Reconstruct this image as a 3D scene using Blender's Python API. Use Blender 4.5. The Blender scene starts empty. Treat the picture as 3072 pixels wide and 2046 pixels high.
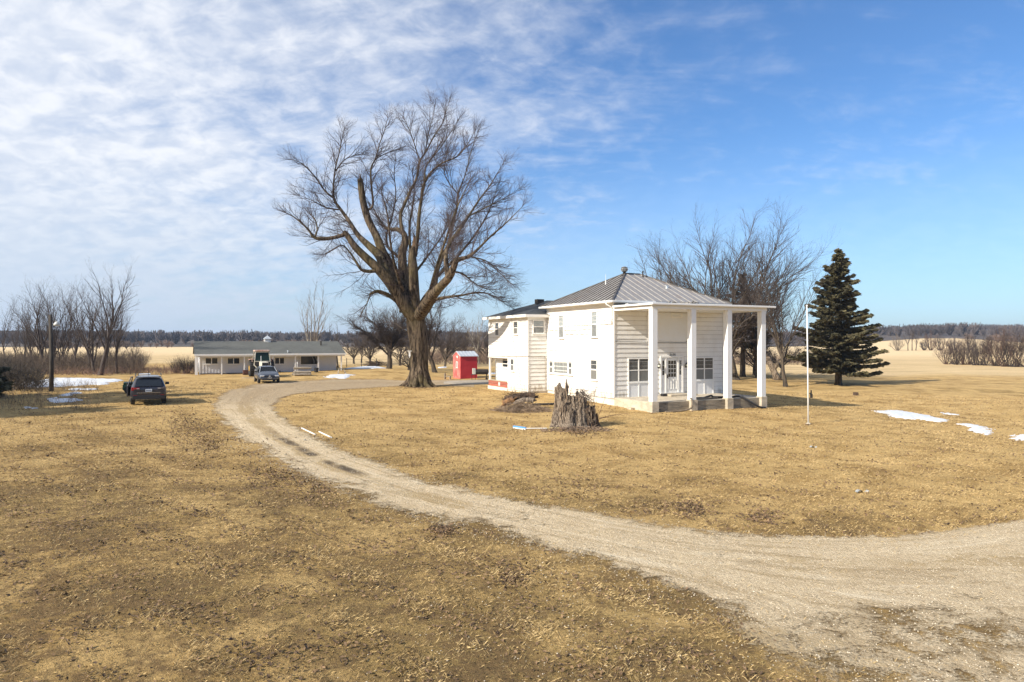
import bpy, math, random
import numpy as np
from mathutils import Vector, Matrix

# ------------------------------------------------------------------ camera, sky, sun
S = bpy.context.scene
C = S.collection
CZ, FPX = 4.2, 2048.0
cd = bpy.data.cameras.new('camera'); cam = bpy.data.objects.new('camera', cd); C.objects.link(cam)
cam.location = (0, 0, CZ); cam.rotation_euler = (math.radians(90), 0, 0)
cd.sensor_width = 36; cd.lens = 24; cd.clip_start = 0.1; cd.clip_end = 20000
S.camera = cam
SUN_AZ = math.radians(35)      # direction the light travels over the ground, from +X towards +Y
SUN_EL = math.radians(32.4)
sd = bpy.data.lights.new('sun', 'SUN'); sun = bpy.data.objects.new('sun', sd); C.objects.link(sun)
sd.energy = 4.8; sd.angle = math.radians(0.53); sd.color = (1.0, 0.925, 0.80)
ldir = Vector((math.cos(SUN_AZ)*math.cos(SUN_EL), math.sin(SUN_AZ)*math.cos(SUN_EL), -math.sin(SUN_EL)))
sun.rotation_euler = ldir.to_track_quat('-Z', 'Y').to_euler()
S.view_settings.view_transform = 'Standard'; S.view_settings.look = 'None'
S.view_settings.gamma = 1; S.view_settings.exposure = 0.62; S.view_settings.use_curve_mapping = False
W = bpy.data.worlds.new('World'); S.world = W; W.use_nodes = True


class NT:
    """tiny node-tree helper"""
    def __init__(s, nt): s.nt = nt; s.n = nt.nodes; s.l = nt.links
    def add(s, t, **kw):
        n = s.n.new(t)
        for k, v in kw.items(): setattr(n, k, v)
        return n
    def put(s, sock, v):
        if hasattr(v, 'is_linked') or isinstance(v, bpy.types.NodeSocket): s.l.new(v, sock)
        elif v is not None:
            if sock.type == 'RGBA' and len(v) == 3: v = (*v, 1)
            sock.default_value = v
    def math(s, op, a, b=None, c=None, clamp=False):
        n = s.add('ShaderNodeMath', operation=op, use_clamp=clamp)
        s.put(n.inputs[0], a)
        if b is not None: s.put(n.inputs[1], b)
        if c is not None: s.put(n.inputs[2], c)
        return n.outputs[0]
    def noise(s, vec, scale, detail=4, rough=.55, dist=0.0):
        n = s.add('ShaderNodeTexNoise'); s.put(n.inputs['Vector'], vec)
        n.inputs['Scale'].default_value = scale; n.inputs['Detail'].default_value = detail
        n.inputs['Roughness'].default_value = rough; n.inputs['Distortion'].default_value = dist
        return n.outputs['Fac']
    def ramp(s, v, a, b, lo=0.0, hi=1.0, smooth=True):
        n = s.add('ShaderNodeMapRange', interpolation_type='SMOOTHSTEP' if smooth else 'LINEAR')
        s.put(n.inputs[0], v); n.inputs[1].default_value = a; n.inputs[2].default_value = b
        n.inputs[3].default_value = lo; n.inputs[4].default_value = hi
        return n.outputs[0]
    def mix(s, f, a, b, mode='MIX'):
        n = s.add('ShaderNodeMix', data_type='RGBA', blend_type=mode)
        s.put(n.inputs[0], f); s.put(n.inputs[6], a); s.put(n.inputs[7], b)
        return n.outputs[2]
    def mapping(s, vec, scale=(1, 1, 1), rot=(0, 0, 0), loc=(0, 0, 0)):
        n = s.add('ShaderNodeMapping'); s.put(n.inputs[0], vec)
        n.inputs['Scale'].default_value = scale; n.inputs['Rotation'].default_value = rot; n.inputs['Location'].default_value = loc
        return n.outputs[0]


# sky: Nishita with a thin sheet of high cloud, thick on the left and wispy on the right
t = NT(W.node_tree); t.n.clear()
sky = t.add('ShaderNodeTexSky', sky_type='NISHITA', sun_disc=False, sun_elevation=SUN_EL,
            sun_rotation=math.atan2(-math.cos(SUN_AZ), -math.sin(SUN_AZ)), altitude=250, air_density=1.0, dust_density=0.6, ozone_density=2.2)
tc = t.add('ShaderNodeTexCoord').outputs['Generated']
sep = t.add('ShaderNodeSeparateXYZ'); t.put(sep.inputs[0], tc)
zz = t.math('ADD', t.math('MAXIMUM', sep.outputs[2], 0.0), 0.30)
cb = t.add('ShaderNodeCombineXYZ'); t.put(cb.inputs[0], t.math('DIVIDE', sep.outputs[0], zz)); t.put(cb.inputs[1], t.math('DIVIDE', sep.outputs[1], zz))
pl = cb.outputs[0]
puff = t.noise(t.mapping(pl, (1.0, 1.15, 1), (0, 0, .5)), 12.5, 6, .58, .35)
big = t.noise(pl, 1.3, 5, .60, .6)
wisp = t.noise(t.mapping(pl, (.7, 2.0, 1), (0, 0, -.75), (1.2, 0, 0)), 2.4, 8, .66, .9)
az = t.math('DIVIDE', sep.outputs[0], t.math('MAXIMUM', sep.outputs[1], .05))     # <0 towards the left
cov = t.ramp(az, -.72, .26, 1.22, -.06, False)
dens = t.math('ADD', cov, t.math('MULTIPLY', t.math('SUBTRACT', big, .5), .8))
tex = t.math('ADD', t.math('MULTIPLY', puff, .36), t.math('MULTIPLY', wisp, .66))
fac = t.ramp(t.math('ADD', tex, t.math('MULTIPLY', dens, .52)), .40, 1.12, 0, .95)
thin = t.math('MULTIPLY', t.ramp(wisp, .46, .82, 0, .30), t.ramp(az, -.1, .7, 1, .22))
fac = t.math('MAXIMUM', fac, thin)
veil = t.math('MULTIPLY', t.ramp(sep.outputs[2], .30, .0, 0, .86), t.ramp(az, -.75, .40, 1, .42))
fac = t.math('MAXIMUM', fac, veil)
ccol = t.mix(t.ramp(puff, .32, .70, 0, 1), (6.0, 6.6, 7.7), (8.3, 8.5, 8.9))
ccol = t.mix(t.ramp(sep.outputs[2], .0, .26, 1, 0), ccol, (5.2, 6.1, 7.3))
skc = t.mix(1.0, sky.outputs[0], (.72, 1.05, 1.38), 'MULTIPLY')
bg = t.add('ShaderNodeBackground'); t.put(bg.inputs[0], t.mix(fac, skc, ccol)); bg.inputs[1].default_value = 0.078
out = t.add('ShaderNodeOutputWorld'); t.l.new(bg.outputs[0], out.inputs[0])

# ------------------------------------------------------------------ materials
MATS = {}
def material(name, col=(.5, .5, .5), rough=.7, metal=0.0, spec=.5, build=None):
    if name in MATS: return MATS[name]
    m = bpy.data.materials.new(name); m.use_nodes = True; MATS[name] = m
    q = NT(m.node_tree); b = q.n['Principled BSDF']
    b.inputs['Base Color'].default_value = (*col, 1); b.inputs['Roughness'].default_value = rough
    b.inputs['Metallic'].default_value = metal; b.inputs['Specular IOR Level'].default_value = spec
    q.b = b; q.o = q.add('ShaderNodeTexCoord').outputs['Object']
    if build: build(q)
    return m
def bump(q, h, dist=.02, strength=1.0):
    n = q.add('ShaderNodeBump'); q.put(n.inputs['Height'], h); n.inputs['Distance'].default_value = dist; n.inputs['Strength'].default_value = strength
    q.l.new(n.outputs[0], q.b.inputs['Normal'])
def varied(name, a, b, scale=2.0, rough=.7, metal=0, stretch=(1, 1, 1), bumpd=0.0, spec=.5, lo=.35, hi=.65, c=None):
    def f(q):
        v = q.mapping(q.o, stretch)
        n = q.noise(v, scale, 6, .62)
        colr = q.mix(q.ramp(n, lo, hi), a, b)
        if c: colr = q.mix(q.ramp(q.noise(v, scale*4.3, 4, .6), .58, .72), colr, c)
        q.put(q.b.inputs['Base Color'], colr)
        if bumpd: bump(q, q.noise(v, scale*3, 6, .65), bumpd)
    return material(name, a, rough, metal, spec, f)

def m_ground(q):
    o = q.o
    n1 = q.noise(o, .07, 4, .55, .6); n2 = q.noise(q.mapping(o, (1, 1, 1), (0, 0, .4)), .45, 6, .62, .5)
    n3 = q.noise(o, 3.2, 6, .7, .4); n4 = q.noise(o, 17, 5, .75, .3); n5 = q.noise(o, 60, 3, .7)
    sp = q.add('ShaderNodeSeparateXYZ'); q.put(sp.inputs[0], o); y = sp.outputs[1]; x = sp.outputs[0]
    straw = q.mix(n4, (.47, .310, .120), (.66, .460, .205))
    ochre = q.mix(n4, (.30, .185, .062), (.47, .305, .118))
    brown = q.mix(n4, (.10, .064, .032), (.25, .160, .080))
    olive = q.mix(n4, (.16, .115, .042), (.33, .235, .090))
    near = q.ramp(q.math('ADD', y, q.math('MULTIPLY', x, .45)), 8, 30, 1, 0)
    c = q.mix(q.ramp(q.math('ADD', n2, q.math('MULTIPLY', near, .07)), .40, .66), straw, ochre)
    c = q.mix(q.ramp(q.math('ADD', q.math('ADD', q.math('MULTIPLY', n1, .6), q.math('MULTIPLY', n2, .45)), q.math('MULTIPLY', near, .14)), .56, .73, 0, .70), c, olive)
    br = q.math('ADD', q.math('ADD', q.math('MULTIPLY', n3, .55), q.math('MULTIPLY', n2, .45)), q.math('MULTIPLY', near, .10))
    c = q.mix(q.ramp(br, .53, .67, 0, .80), c, brown)
    n7 = q.noise(q.mapping(o, (1, 1.5, 1), (0, 0, .2)), 1.5, 9, .82, .4)
    c = q.mix(q.ramp(n7, .48, .66, 0, .62), c, (.19, .125, .058)); c = q.mix(q.ramp(n7, .26, .44, .5, 0), c, (.72, .535, .28))
    n6 = q.noise(o, 8.5, 6, .8, .6)
    c = q.mix(q.math('MULTIPLY', q.ramp(n6, .49, .64, 0, .85), q.math('ADD', q.math('MULTIPLY', near, .75), .22)), c, (.115, .08, .042))
    c = q.mix(q.ramp(n6, .28, .44, .5, 0), c, (.70, .51, .26))
    c = q.mix(q.ramp(n5, .60, .75, 0, .40), c, (.10, .07, .04))
    c = q.mix(q.ramp(n5, .25, .38, .5, 0), c, (.76, .57, .31))
    # stubble field beyond the mown lawn
    edge = q.math('ADD', y, q.math('MULTIPLY', q.math('SUBTRACT', n1, .5), 26))
    fld = q.ramp(q.math('SUBTRACT', edge, q.math('MULTIPLY', x, -.12)), 96, 110)
    rows = q.noise(q.mapping(o, (.05, 1.0, 1), (0, 0, .35)), 1.1, 4, .6)
    fc = q.mix(q.ramp(rows, .35, .65), (.44, .32, .165), (.72, .54, .30))
    fc = q.mix(q.ramp(n3, .5, .68, 0, .5), fc, (.20, .14, .075))
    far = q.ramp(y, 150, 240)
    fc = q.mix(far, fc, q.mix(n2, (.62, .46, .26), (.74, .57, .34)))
    c = q.mix(fld, c, fc)
    q.put(q.b.inputs['Base Color'], c)
    bump(q, q.math('ADD', q.math('MULTIPLY', n3, .35), q.math('ADD', q.math('MULTIPLY', n4, .35), q.math('MULTIPLY', n5, .25))), .13)
M_GROUND = material('dead_lawn', rough=.95, spec=.1, build=m_ground)

def m_drive(q):
    o = q.o
    a = q.add('ShaderNodeAttribute', attribute_name='across').outputs['Fac']
    e = q.add('ShaderNodeAttribute', attribute_name='fade').outputs['Fac']       # 1 in the middle, 0 at the rim
    s = q.add('ShaderNodeAttribute', attribute_name='along').outputs['Fac']
    n1 = q.noise(o, .35, 5, .6, .5); n2 = q.noise(o, 2.2, 6, .65, .5); n3 = q.noise(o, 22, 4, .75); 
    vr = q.add('ShaderNodeTexVoronoi'); q.put(vr.inputs['Vector'], o); vr.inputs['Scale'].default_value = 26
    stone = q.mix(vr.outputs['Color'], (.54, .405, .25), (.88, .73, .50))
    stone = q.mix(q.ramp(n3, .55, .75, 0, .75), stone, (.24, .18, .115))
    stone = q.mix(q.ramp(n3, .25, .4, .6, 0), stone, (.95, .86, .70))
    dirt = q.mix(n3, (.36, .255, .130), (.64, .48, .27))
    mid = q.math('MULTIPLY', q.math('MULTIPLY', q.ramp(a, .30, .46), q.ramp(a, .72, .56)), q.ramp(s, 12, 24, .25, 1))
    cv = q.add('ShaderNodeCombineXYZ'); q.put(cv.inputs[0], q.math('MULTIPLY', a, 9.0)); q.put(cv.inputs[1], q.math('MULTIPLY', s, .16))
    rut = q.noise(cv.outputs[0], 1.6, 6, .68, .6)
    dm = q.ramp(q.math('ADD', q.math('ADD', n1, q.math('MULTIPLY', n2, .5)), q.math('ADD', q.math('MULTIPLY', mid, .30), q.math('MULTIPLY', q.math('SUBTRACT', n3, .5), .55))), .84, 1.02)
    big_ = q.noise(q.mapping(o, (1, 1, 1), (0, 0, .6)), .9, 6, .7, .8)
    c = q.mix(q.ramp(big_, .46, .66, 0, .8), stone, q.mix(n3, (.50, .375, .225), (.74, .585, .375)))
    c = q.mix(q.math('MULTIPLY', dm, .88), c, dirt)
    c = q.mix(q.ramp(q.math('ADD', rut, q.math('MULTIPLY', q.math('SUBTRACT', n3, .5), .5)), .50, .66, 0, .72), c, q.mix(n3, (.30, .21, .115), (.52, .39, .23)))
    c = q.mix(q.ramp(rut, .30, .44, .55, 0), c, (.95, .84, .64))
    yd = q.ramp(s, 40, 54)                                # the yard by the shed is old grey-brown gravel
    c = q.mix(q.math('MULTIPLY', yd, .8), c, q.mix(n2, (.26, .19, .12), (.50, .385, .25)))
    # low dark wet streak between the wheel tracks, only along the middle stretch
    st = q.math('MULTIPLY', q.math('MULTIPLY', q.ramp(a, .45, .52), q.ramp(a, .66, .58)), q.math('MULTIPLY', q.ramp(s, 22, 26), q.ramp(s, 38, 33)))
    c = q.mix(q.math('MULTIPLY', st, q.ramp(n1, .40, .56)), c, (.13, .10, .07))
    q.put(q.b.inputs['Base Color'], c)
    bump(q, q.math('ADD', n3, q.math('MULTIPLY', n2, 1.2)), .09)
    rag = q.math('ADD', q.math('MULTIPLY', n2, .55), q.math('ADD', q.math('MULTIPLY', n3, .45), q.math('MULTIPLY', n1, .15)))
    al = q.ramp(q.math('ADD', e, q.math('ADD', q.math('MULTIPLY', q.math('SUBTRACT', rag, .57), 2.6), q.math('MULTIPLY', q.math('SUBTRACT', n1, .5), 1.1))), .16, .58)
    q.put(q.b.inputs['Alpha'], al)
M_DRIVE = material('limestone_gravel', rough=.95, spec=.1, build=m_drive)

def m_white(q, base=(.82, .805, .77), dirt=.5, lo=.66, peel=(.30, .26, .21), grime=False):
    o = q.o
    n = q.noise(q.mapping(o, (1, 1, 5)), 1.6, 6, .7); g = q.noise(o, .8, 4, .6)
    sm = q.noise(o, 11, 5, .7)
    c = q.mix(q.ramp(g, .35, .7, 0, dirt), base, (.68, .64, .56))
    c = q.mix(q.ramp(q.math('ADD', q.math('MULTIPLY', n, .6), q.math('MULTIPLY', sm, .4)), lo, lo+.05, 0, .8), c, peel)
    if grime:
        sz = q.add('ShaderNodeSeparateXYZ'); q.put(sz.inputs[0], o)
        gn = q.math('ADD', q.noise(q.mapping(o, (3, 3, .6)), 1.5, 6, .7), q.ramp(sz.outputs[2], .5, 1.5, .28, 0))
        c = q.mix(q.ramp(gn, .62, .85, 0, .75), c, (.46, .40, .31))
        sm2 = q.noise(q.mapping(o, (2.5, 2.5, .35)), 2.2, 5, .65); c = q.mix(q.ramp(sm2, .58, .78, 0, .4), c, (.55, .51, .44))
    q.put(q.b.inputs['Base Color'], c)
M_SIDING = material('white_painted_siding', (.8, .79, .76), .6, build=lambda q: m_white(q, lo=.635, grime=True))
M_TRIM = material('white_trim', (.8, .8, .78), .5, build=lambda q: m_white(q, dirt=.25, lo=.68))
M_COL = material('column_paint', (.8, .8, .8), .5, build=lambda q: m_white(q, (.80, .80, .79), .2, .655, (.36, .33, .30)))
M_PANELW = material('panel_paint', (.76, .78, .8), .6, build=lambda q: m_white(q, (.74, .75, .76), .3, .72))
M_GUTTER = material('gutter_metal', (.82, .82, .80), .4, build=lambda q: m_white(q, (.80, .80, .79), .35, .74))
def m_shedwall(q): m_white(q, (.62, .64, .68), .35, .72, (.30, .28, .26))
M_SHEDW = material('shed_siding', rough=.65, build=m_shedwall)
def m_metalroof(q):
    o = q.o; n = q.noise(q.mapping(o, (1.2, 1.2, .4)), .7, 6, .6); f = q.noise(o, 9, 5, .6)
    c = q.mix(q.ramp(f, .3, .7), (.25, .235, .225), (.36, .34, .325))
    c = q.mix(q.ramp(n, .56, .75, 0, .55), c, (.26, .155, .09))
    q.put(q.b.inputs['Base Color'], c)
M_MROOF = material('weathered_metal_roof', rough=.55, metal=.25, build=m_metalroof)
M_SEAM = varied('seam_metal_shaded', (.10, .092, .085), (.17, .16, .15), 3, .5, .2); M_SEAML = varied('seam_metal_lit', (.30, .28, .26), (.42, .40, .37), 3, .5, .1)  # left-slope tone darkened as seam shadows, front tone lightened as lit lines
def shingle(name, a, b):
    def f(q):
        br = q.add('ShaderNodeTexBrick'); v = q.mapping(q.o, (1, 1, 1)); q.put(br.inputs['Vector'], v)
        br.inputs['Scale'].default_value = 3.2; br.inputs['Color1'].default_value = (*a, 1); br.inputs['Color2'].default_value = (*b, 1)
        br.inputs['Mortar'].default_value = (a[0]*.5, a[1]*.5, a[2]*.5, 1); br.inputs['Mortar Size'].default_value = .015
        c = q.mix(q.ramp(q.noise(q.o, .8, 6, .65), .35, .7, 0, .6), br.outputs[0], tuple(x*1.5 for x in a))
        c = q.mix(q.ramp(q.noise(q.o, 14, 4, .7), .5, .7, 0, .5), c, tuple(x*.55 for x in a))
        q.put(q.b.inputs['Base Color'], c); bump(q, q.noise(q.o, 25, 3, .6), .02)
    return material(name, a, .9, build=f)
M_SHINGLE = shingle('dark_shingle', (.045, .050, .055), (.075, .078, .08))
M_SHEDROOF = shingle('grey_green_shingle', (.085, .088, .080), (.120, .122, .110))
M_CONC = varied('weathered_concrete', (.42, .36, .27), (.55, .48, .37), 1.5, .9, 0, (1, 1, 2), .03, c=(.22, .18, .13))
M_CONCD = varied('stained_concrete', (.16, .135, .10), (.34, .29, .215), 1.3, .9, 0, (.5, 1, 2.5), .03, c=(.07, .06, .05))
M_FOUND = varied('foundation_paint', (.60, .55, .46), (.72, .68, .60), 2, .9, 0, (1, 1, 2), .02, c=(.35, .29, .22))
def m_brick(q):
    br = q.add('ShaderNodeTexBrick'); v = q.mapping(q.o, (1, 1, 1), (math.radians(90), 0, math.radians(90)))
    q.put(br.inputs['Vector'], v); br.inputs['Scale'].default_value = 4.5
    br.inputs['Color1'].default_value = (.36, .075, .035, 1); br.inputs['Color2'].default_value = (.24, .05, .03, 1)
    br.inputs['Mortar'].default_value = (.5, .42, .34, 1); br.inputs['Mortar Size'].default_value = .03
    q.put(q.b.inputs['Base Color'], br.outputs[0])
M_BRICK = material('red_brick', rough=.9, build=m_brick)
M_GLASS = material('dark_glass', (.02, .024, .028), .06, 0, .6)
M_GREYG = material('insect_mesh', (.17, .17, .16), .5)
M_BLIND = varied('window_blind', (.20, .21, .21), (.30, .31, .31), 3, .5, 0, (1, 1, 12))
M_CURT = varied('curtain', (.20, .21, .21), (.36, .37, .36), 5, .6, 0, (1, 6, .1))
M_HAZYG = varied('curtained_glass', (.24, .27, .28), (.36, .39, .40), 3, .15, 0, (1, 1, 6)); M_HAZYD = varied('curtained_mesh', (.16, .17, .17), (.24, .25, .25), 3, .5)
M_DARK = material('dark_void', (.015, .014, .013), .9)
M_BLACKP = material('black_plastic', (.018, .018, .020), .45)
M_IRON = varied('blackened_steel', (.03, .028, .026), (.07, .055, .045), 6, .6, .5)
M_RED = varied('red_barn_paint', (.44, .020, .032), (.52, .035, .045), 1.2, .6, 0, (1, 1, 1), .01, c=(.36, .015, .03))
M_REDF = varied('faded_red_paint', (.60, .075, .07), (.72, .20, .17), 2.2, .7, 0, (1, 1, .6), .01, c=(.75, .42, .36))
M_TIN = varied('galvanised_tin', (.62, .66, .68), (.75, .78, .79), 2, .35, .5)
M_BARK = varied('grey_bark', (.028, .022, .016), (.125, .095, .065), 2.2, .95, 0, (2.4, 2.4, .35), .06, c=(.17, .14, .095))
def m_bigbark(q):
    o = q.o; v = q.mapping(o, (3.2, 3.2, .42)); n = q.noise(v, 1.6, 8, .72, .6); g = q.noise(o, .35, 4, .6)
    c = q.mix(q.ramp(n, .40, .60), (.020, .015, .011), (.17, .128, .088))
    c = q.mix(q.math('MULTIPLY', q.ramp(g, .45, .65), .55), c, (.14, .115, .055))
    q.put(q.b.inputs['Base Color'], c); bump(q, n, .12)
M_BIGBARK = material('furrowed_bark', rough=.95, spec=.1, build=m_bigbark)
M_TWIG = varied('twig_brown', (.040, .030, .026), (.085, .064, .054), 1.3, .9)
M_TWIGP = varied('twig_purple_brown', (.045, .032, .032), (.095, .068, .064), 1.1, .9)
M_TWIGR = varied('twig_red_brown', (.075, .042, .030), (.13, .078, .055), 1.1, .9)
M_TWIGL = varied('twig_pale', (.12, .095, .075), (.21, .17, .13), 1.1, .9)
M_PALEB = varied('pale_bark', (.15, .13, .105), (.36, .32, .26), 2, .9, 0, (2, 2, .5), .02, c=(.09, .07, .05))
M_SNAG = varied('broken_heartwood', (.30, .16, .07), (.16, .10, .06), 3, .9, 0, (3, 3, .5), .05)
M_STUMP = varied('rotten_grey_wood', (.070, .046, .030), (.50, .40, .30), 4.5, .95, 0, (5, 5, .5), .14, c=(.20, .105, .05), lo=.38, hi=.60)
M_ROTD = varied('dark_rotten_wood', (.035, .025, .018), (.14, .085, .05), 3, .95, 0, (3, 3, .6), .06)
M_NEEDLE = varied('spruce_needles', (.042, .040, .019), (.120, .102, .045), .8, .8, c=(.18, .13, .065))
M_NEEDLEB = varied('dull_needles', (.028, .030, .016), (.075, .060, .030), .9, .8, c=(.10, .06, .03))
M_SNOW = varied('old_snow', (.58, .61, .66), (.72, .74, .77), 2.2, .6, 0, (1, 1, 1), .05, c=(.40, .35, .27))
M_GRASS = varied('dry_blades', (.38, .265, .11), (.62, .45, .22), .5, .85)
M_MATTED = varied('matted_blades', (.28, .195, .085), (.56, .42, .21), .5, .85)
M_GRASSO = varied('olive_blades', (.15, .115, .042), (.33, .24, .095), .5, .85)
M_LEAF = varied('dead_leaves', (.060, .036, .020), (.24, .15, .08), 3.1, .85)
M_PEB = varied('pale_pebbles', (.34, .28, .20), (.64, .56, .43), 9, .85)
M_BLUE = varied('blue_plastic', (.07, .25, .62), (.12, .34, .72), 4, .45)
M_WOOD = varied('yellow_wood', (.55, .42, .16), (.66, .55, .28), 3, .7)
M_OLDWOOD = varied('weathered_wood', (.22, .18, .13), (.42, .36, .28), 3, .9, 0, (1, 1, 3), .02)
M_PVC = material('white_pipe', (.8, .8, .78), .4)
M_WHITEP = varied('white_paint', (.78, .78, .76), (.70, .69, .66), 3, .45)
M_WOODS = varied('woodland_floor', (.050, .040, .034), (.105, .080, .060), .02, .95)

# ------------------------------------------------------------------ mesh helpers
def empty(name, loc, rz=0, label=None, cat=None, group=None, kind=None):
    o = bpy.data.objects.new(name, None); C.objects.link(o); o.location = loc; o.rotation_euler = (0, 0, rz)
    tag(o, label, cat, group, kind); return o
def tag(o, label=None, cat=None, group=None, kind=None):
    if label: o['label'] = label
    if cat: o['category'] = cat
    if group: o['group'] = group
    if kind: o['kind'] = kind
    return o
def mesh_obj(name, V, F, mat, parent=None, smooth=False, loc=None, rz=0):
    me = bpy.data.meshes.new(name); me.from_pydata([tuple(v) for v in V], [], F); me.update()
    if smooth: me.polygons.foreach_set('use_smooth', [True]*len(me.polygons))
    if mat: me.materials.append(mat)
    o = bpy.data.objects.new(name, me); C.objects.link(o)
    if parent: o.parent = parent
    if loc is not None: o.location = loc
    o.rotation_euler = (0, 0, rz)
    return o
def np_obj(name, V, F, mat, parent=None, smooth=False, loc=None):
    """V (n,3), F (m,k) arrays with a single polygon size"""
    V = np.asarray(V, dtype=np.float32); F = np.asarray(F, dtype=np.int32); m, k = F.shape
    me = bpy.data.meshes.new(name); me.vertices.add(len(V)); me.vertices.foreach_set('co', V.ravel())
    me.loops.add(m*k); me.loops.foreach_set('vertex_index', F.ravel())
    me.polygons.add(m); me.polygons.foreach_set('loop_start', np.arange(0, m*k, k, dtype=np.int32))
    me.polygons.foreach_set('loop_total', np.full(m, k, dtype=np.int32))
    me.polygons.foreach_set('use_smooth', np.full(m, smooth, dtype=bool))
    me.update(calc_edges=True)
    if mat: me.materials.append(mat)
    o = bpy.data.objects.new(name, me); C.objects.link(o)
    if parent: o.parent = parent
    if loc is not None: o.location = loc
    return o

class MB:
    def __init__(s): s.v = []; s.f = []
    def add(s, V, F):
        n = len(s.v); s.v += [tuple(p) for p in V]; s.f += [tuple(i+n for i in f) for f in F]; return s
    def box(s, x0, x1, y0, y1, z0, z1, M=None):
        V = [(x, y, z) for z in (z0, z1) for y in (y0, y1) for x in (x0, x1)]
        if M is not None: V = [M @ Vector(p) for p in V]
        return s.add(V, [(0, 2, 3, 1), (4, 5, 7, 6), (0, 1, 5, 4), (2, 6, 7, 3), (0, 4, 6, 2), (1, 3, 7, 5)])
    def quad(s, a, b, c, d): return s.add([a, b, c, d], [(0, 1, 2, 3)])
    def bar(s, p, q, w, h=None):
        """square bar between two points"""
        p = Vector(p); q = Vector(q); h = h or w; d = (q-p).normalized()
        up = Vector((0, 0, 1)) if abs(d.z) < .95 else Vector((0, 1, 0))
        a = d.cross(up).normalized()*w/2; b = a.cross(d).normalized()*h/2
        V = [p-a-b, p+a-b, p+a+b, p-a+b, q-a-b, q+a-b, q+a+b, q-a+b]
        return s.add(V, [(3, 2, 1, 0), (4, 5, 6, 7), (0, 1, 5, 4), (1, 2, 6, 5), (2, 3, 7, 6), (3, 0, 4, 7)])
    def tube(s, pts, rad, k=8, cap=True):
        pts = [Vector(p) for p in pts]; n = len(pts); V = []; F = []
        if not hasattr(rad, '__len__'): rad = [rad]*n
        ref = None
        for i, p in enumerate(pts):
            d = (pts[min(i+1, n-1)]-pts[max(i-1, 0)]).normalized()
            if ref is None: ref = Vector((0, 0, 1)) if abs(d.z) < .9 else Vector((1, 0, 0))
            a = d.cross(ref).normalized(); b = a.cross(d).normalized(); ref = b
            for j in range(k):
                an = 2*math.pi*j/k; V.append(p+(a*math.cos(an)+b*math.sin(an))*rad[i])
        for i in range(n-1):
            for j in range(k):
                F.append((i*k+j, i*k+(j+1) % k, (i+1)*k+(j+1) % k, (i+1)*k+j))
        if cap: F.append(tuple(range(k-1, -1, -1))); F.append(tuple((n-1)*k+j for j in range(k)))
        return s.add(V, F)
    def lathe(s, prof, k=16, c=(0, 0, 0), axis='z'):
        V = []; F = []
        for (r, h) in prof:
            for j in range(k):
                an = 2*math.pi*j/k; a, b = r*math.cos(an), r*math.sin(an)
                V.append({'z': (c[0]+a, c[1]+b, c[2]+h), 'x': (c[0]+h, c[1]+a, c[2]+b), 'y': (c[0]+a, c[1]+h, c[2]+b)}[axis])
        for i in range(len(prof)-1):
            for j in range(k): F.append((i*k+j, i*k+(j+1) % k, (i+1)*k+(j+1) % k, (i+1)*k+j))
        F.append(tuple(range(k-1, -1, -1))); F.append(tuple((len(prof)-1)*k+j for j in range(k)))
        return s.add(V, F)
    def build(s, name, mat, parent=None, smooth=False, loc=None, rz=0, bevel=0.0, extra=None, mat2=None):
        n = len(s.f)
        if extra: s.add(extra.v, extra.f)
        o = mesh_obj(name, s.v, s.f, mat, parent, smooth, loc, rz)
        if extra:
            o.data.materials.append(mat2)
            for p in list(o.data.polygons)[n:]: p.material_index = 1
        if bevel:
            b = o.modifiers.new('bevel', 'BEVEL'); b.width = bevel; b.segments = 2; b.limit_method = 'ANGLE'
        return o

# ------------------------------------------------------------------ terrain
CP = np.array([(8.3, 40, 0), (12.5, 42, -.02), (16.4, 44, -.05), (6.5, 43.4, .12), (2.6, 51.3, .32), (1.2, 50.6, .30), (-2, 57, .33),
    (-20.5, 38.6, .47), (-21, 58.7, .53), (-33.5, 72, .62), (-19, 79, .86), (-26, 75, .72), (-7.8, 58, .30), (25, 50, -.55), (34, 73, -.48), (18, 52, -.3),
    (0, 6, .05), (-9, 12, .08), (8, 12, -.05), (14, 22, -.12), (0, 24, 0), (-9, 30, .15), (2, 36, .05), (16, 36, -.3), (25, 37, -.45), (34, 40, -.6),
    (-32, 50, .55), (-45, 55, .7), (-5, 68, .42), (-12, 95, .5), (-45, 90, .6), (10, 85, 0), (45, 60, -.7), (55, 90, -.7), (80, 130, -.6), (-60, 130, .5),
    (0, 140, .2), (0, 260, .1), (-150, 220, .4), (150, 260, -.3), (0, -30, 0), (-40, 0, .3), (40, 5, -.5), (-25, 22, .3), (28, 22, -.3),
    (0, 700, 0), (-500, 500, 0), (500, 500, 0)], dtype=float)
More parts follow.
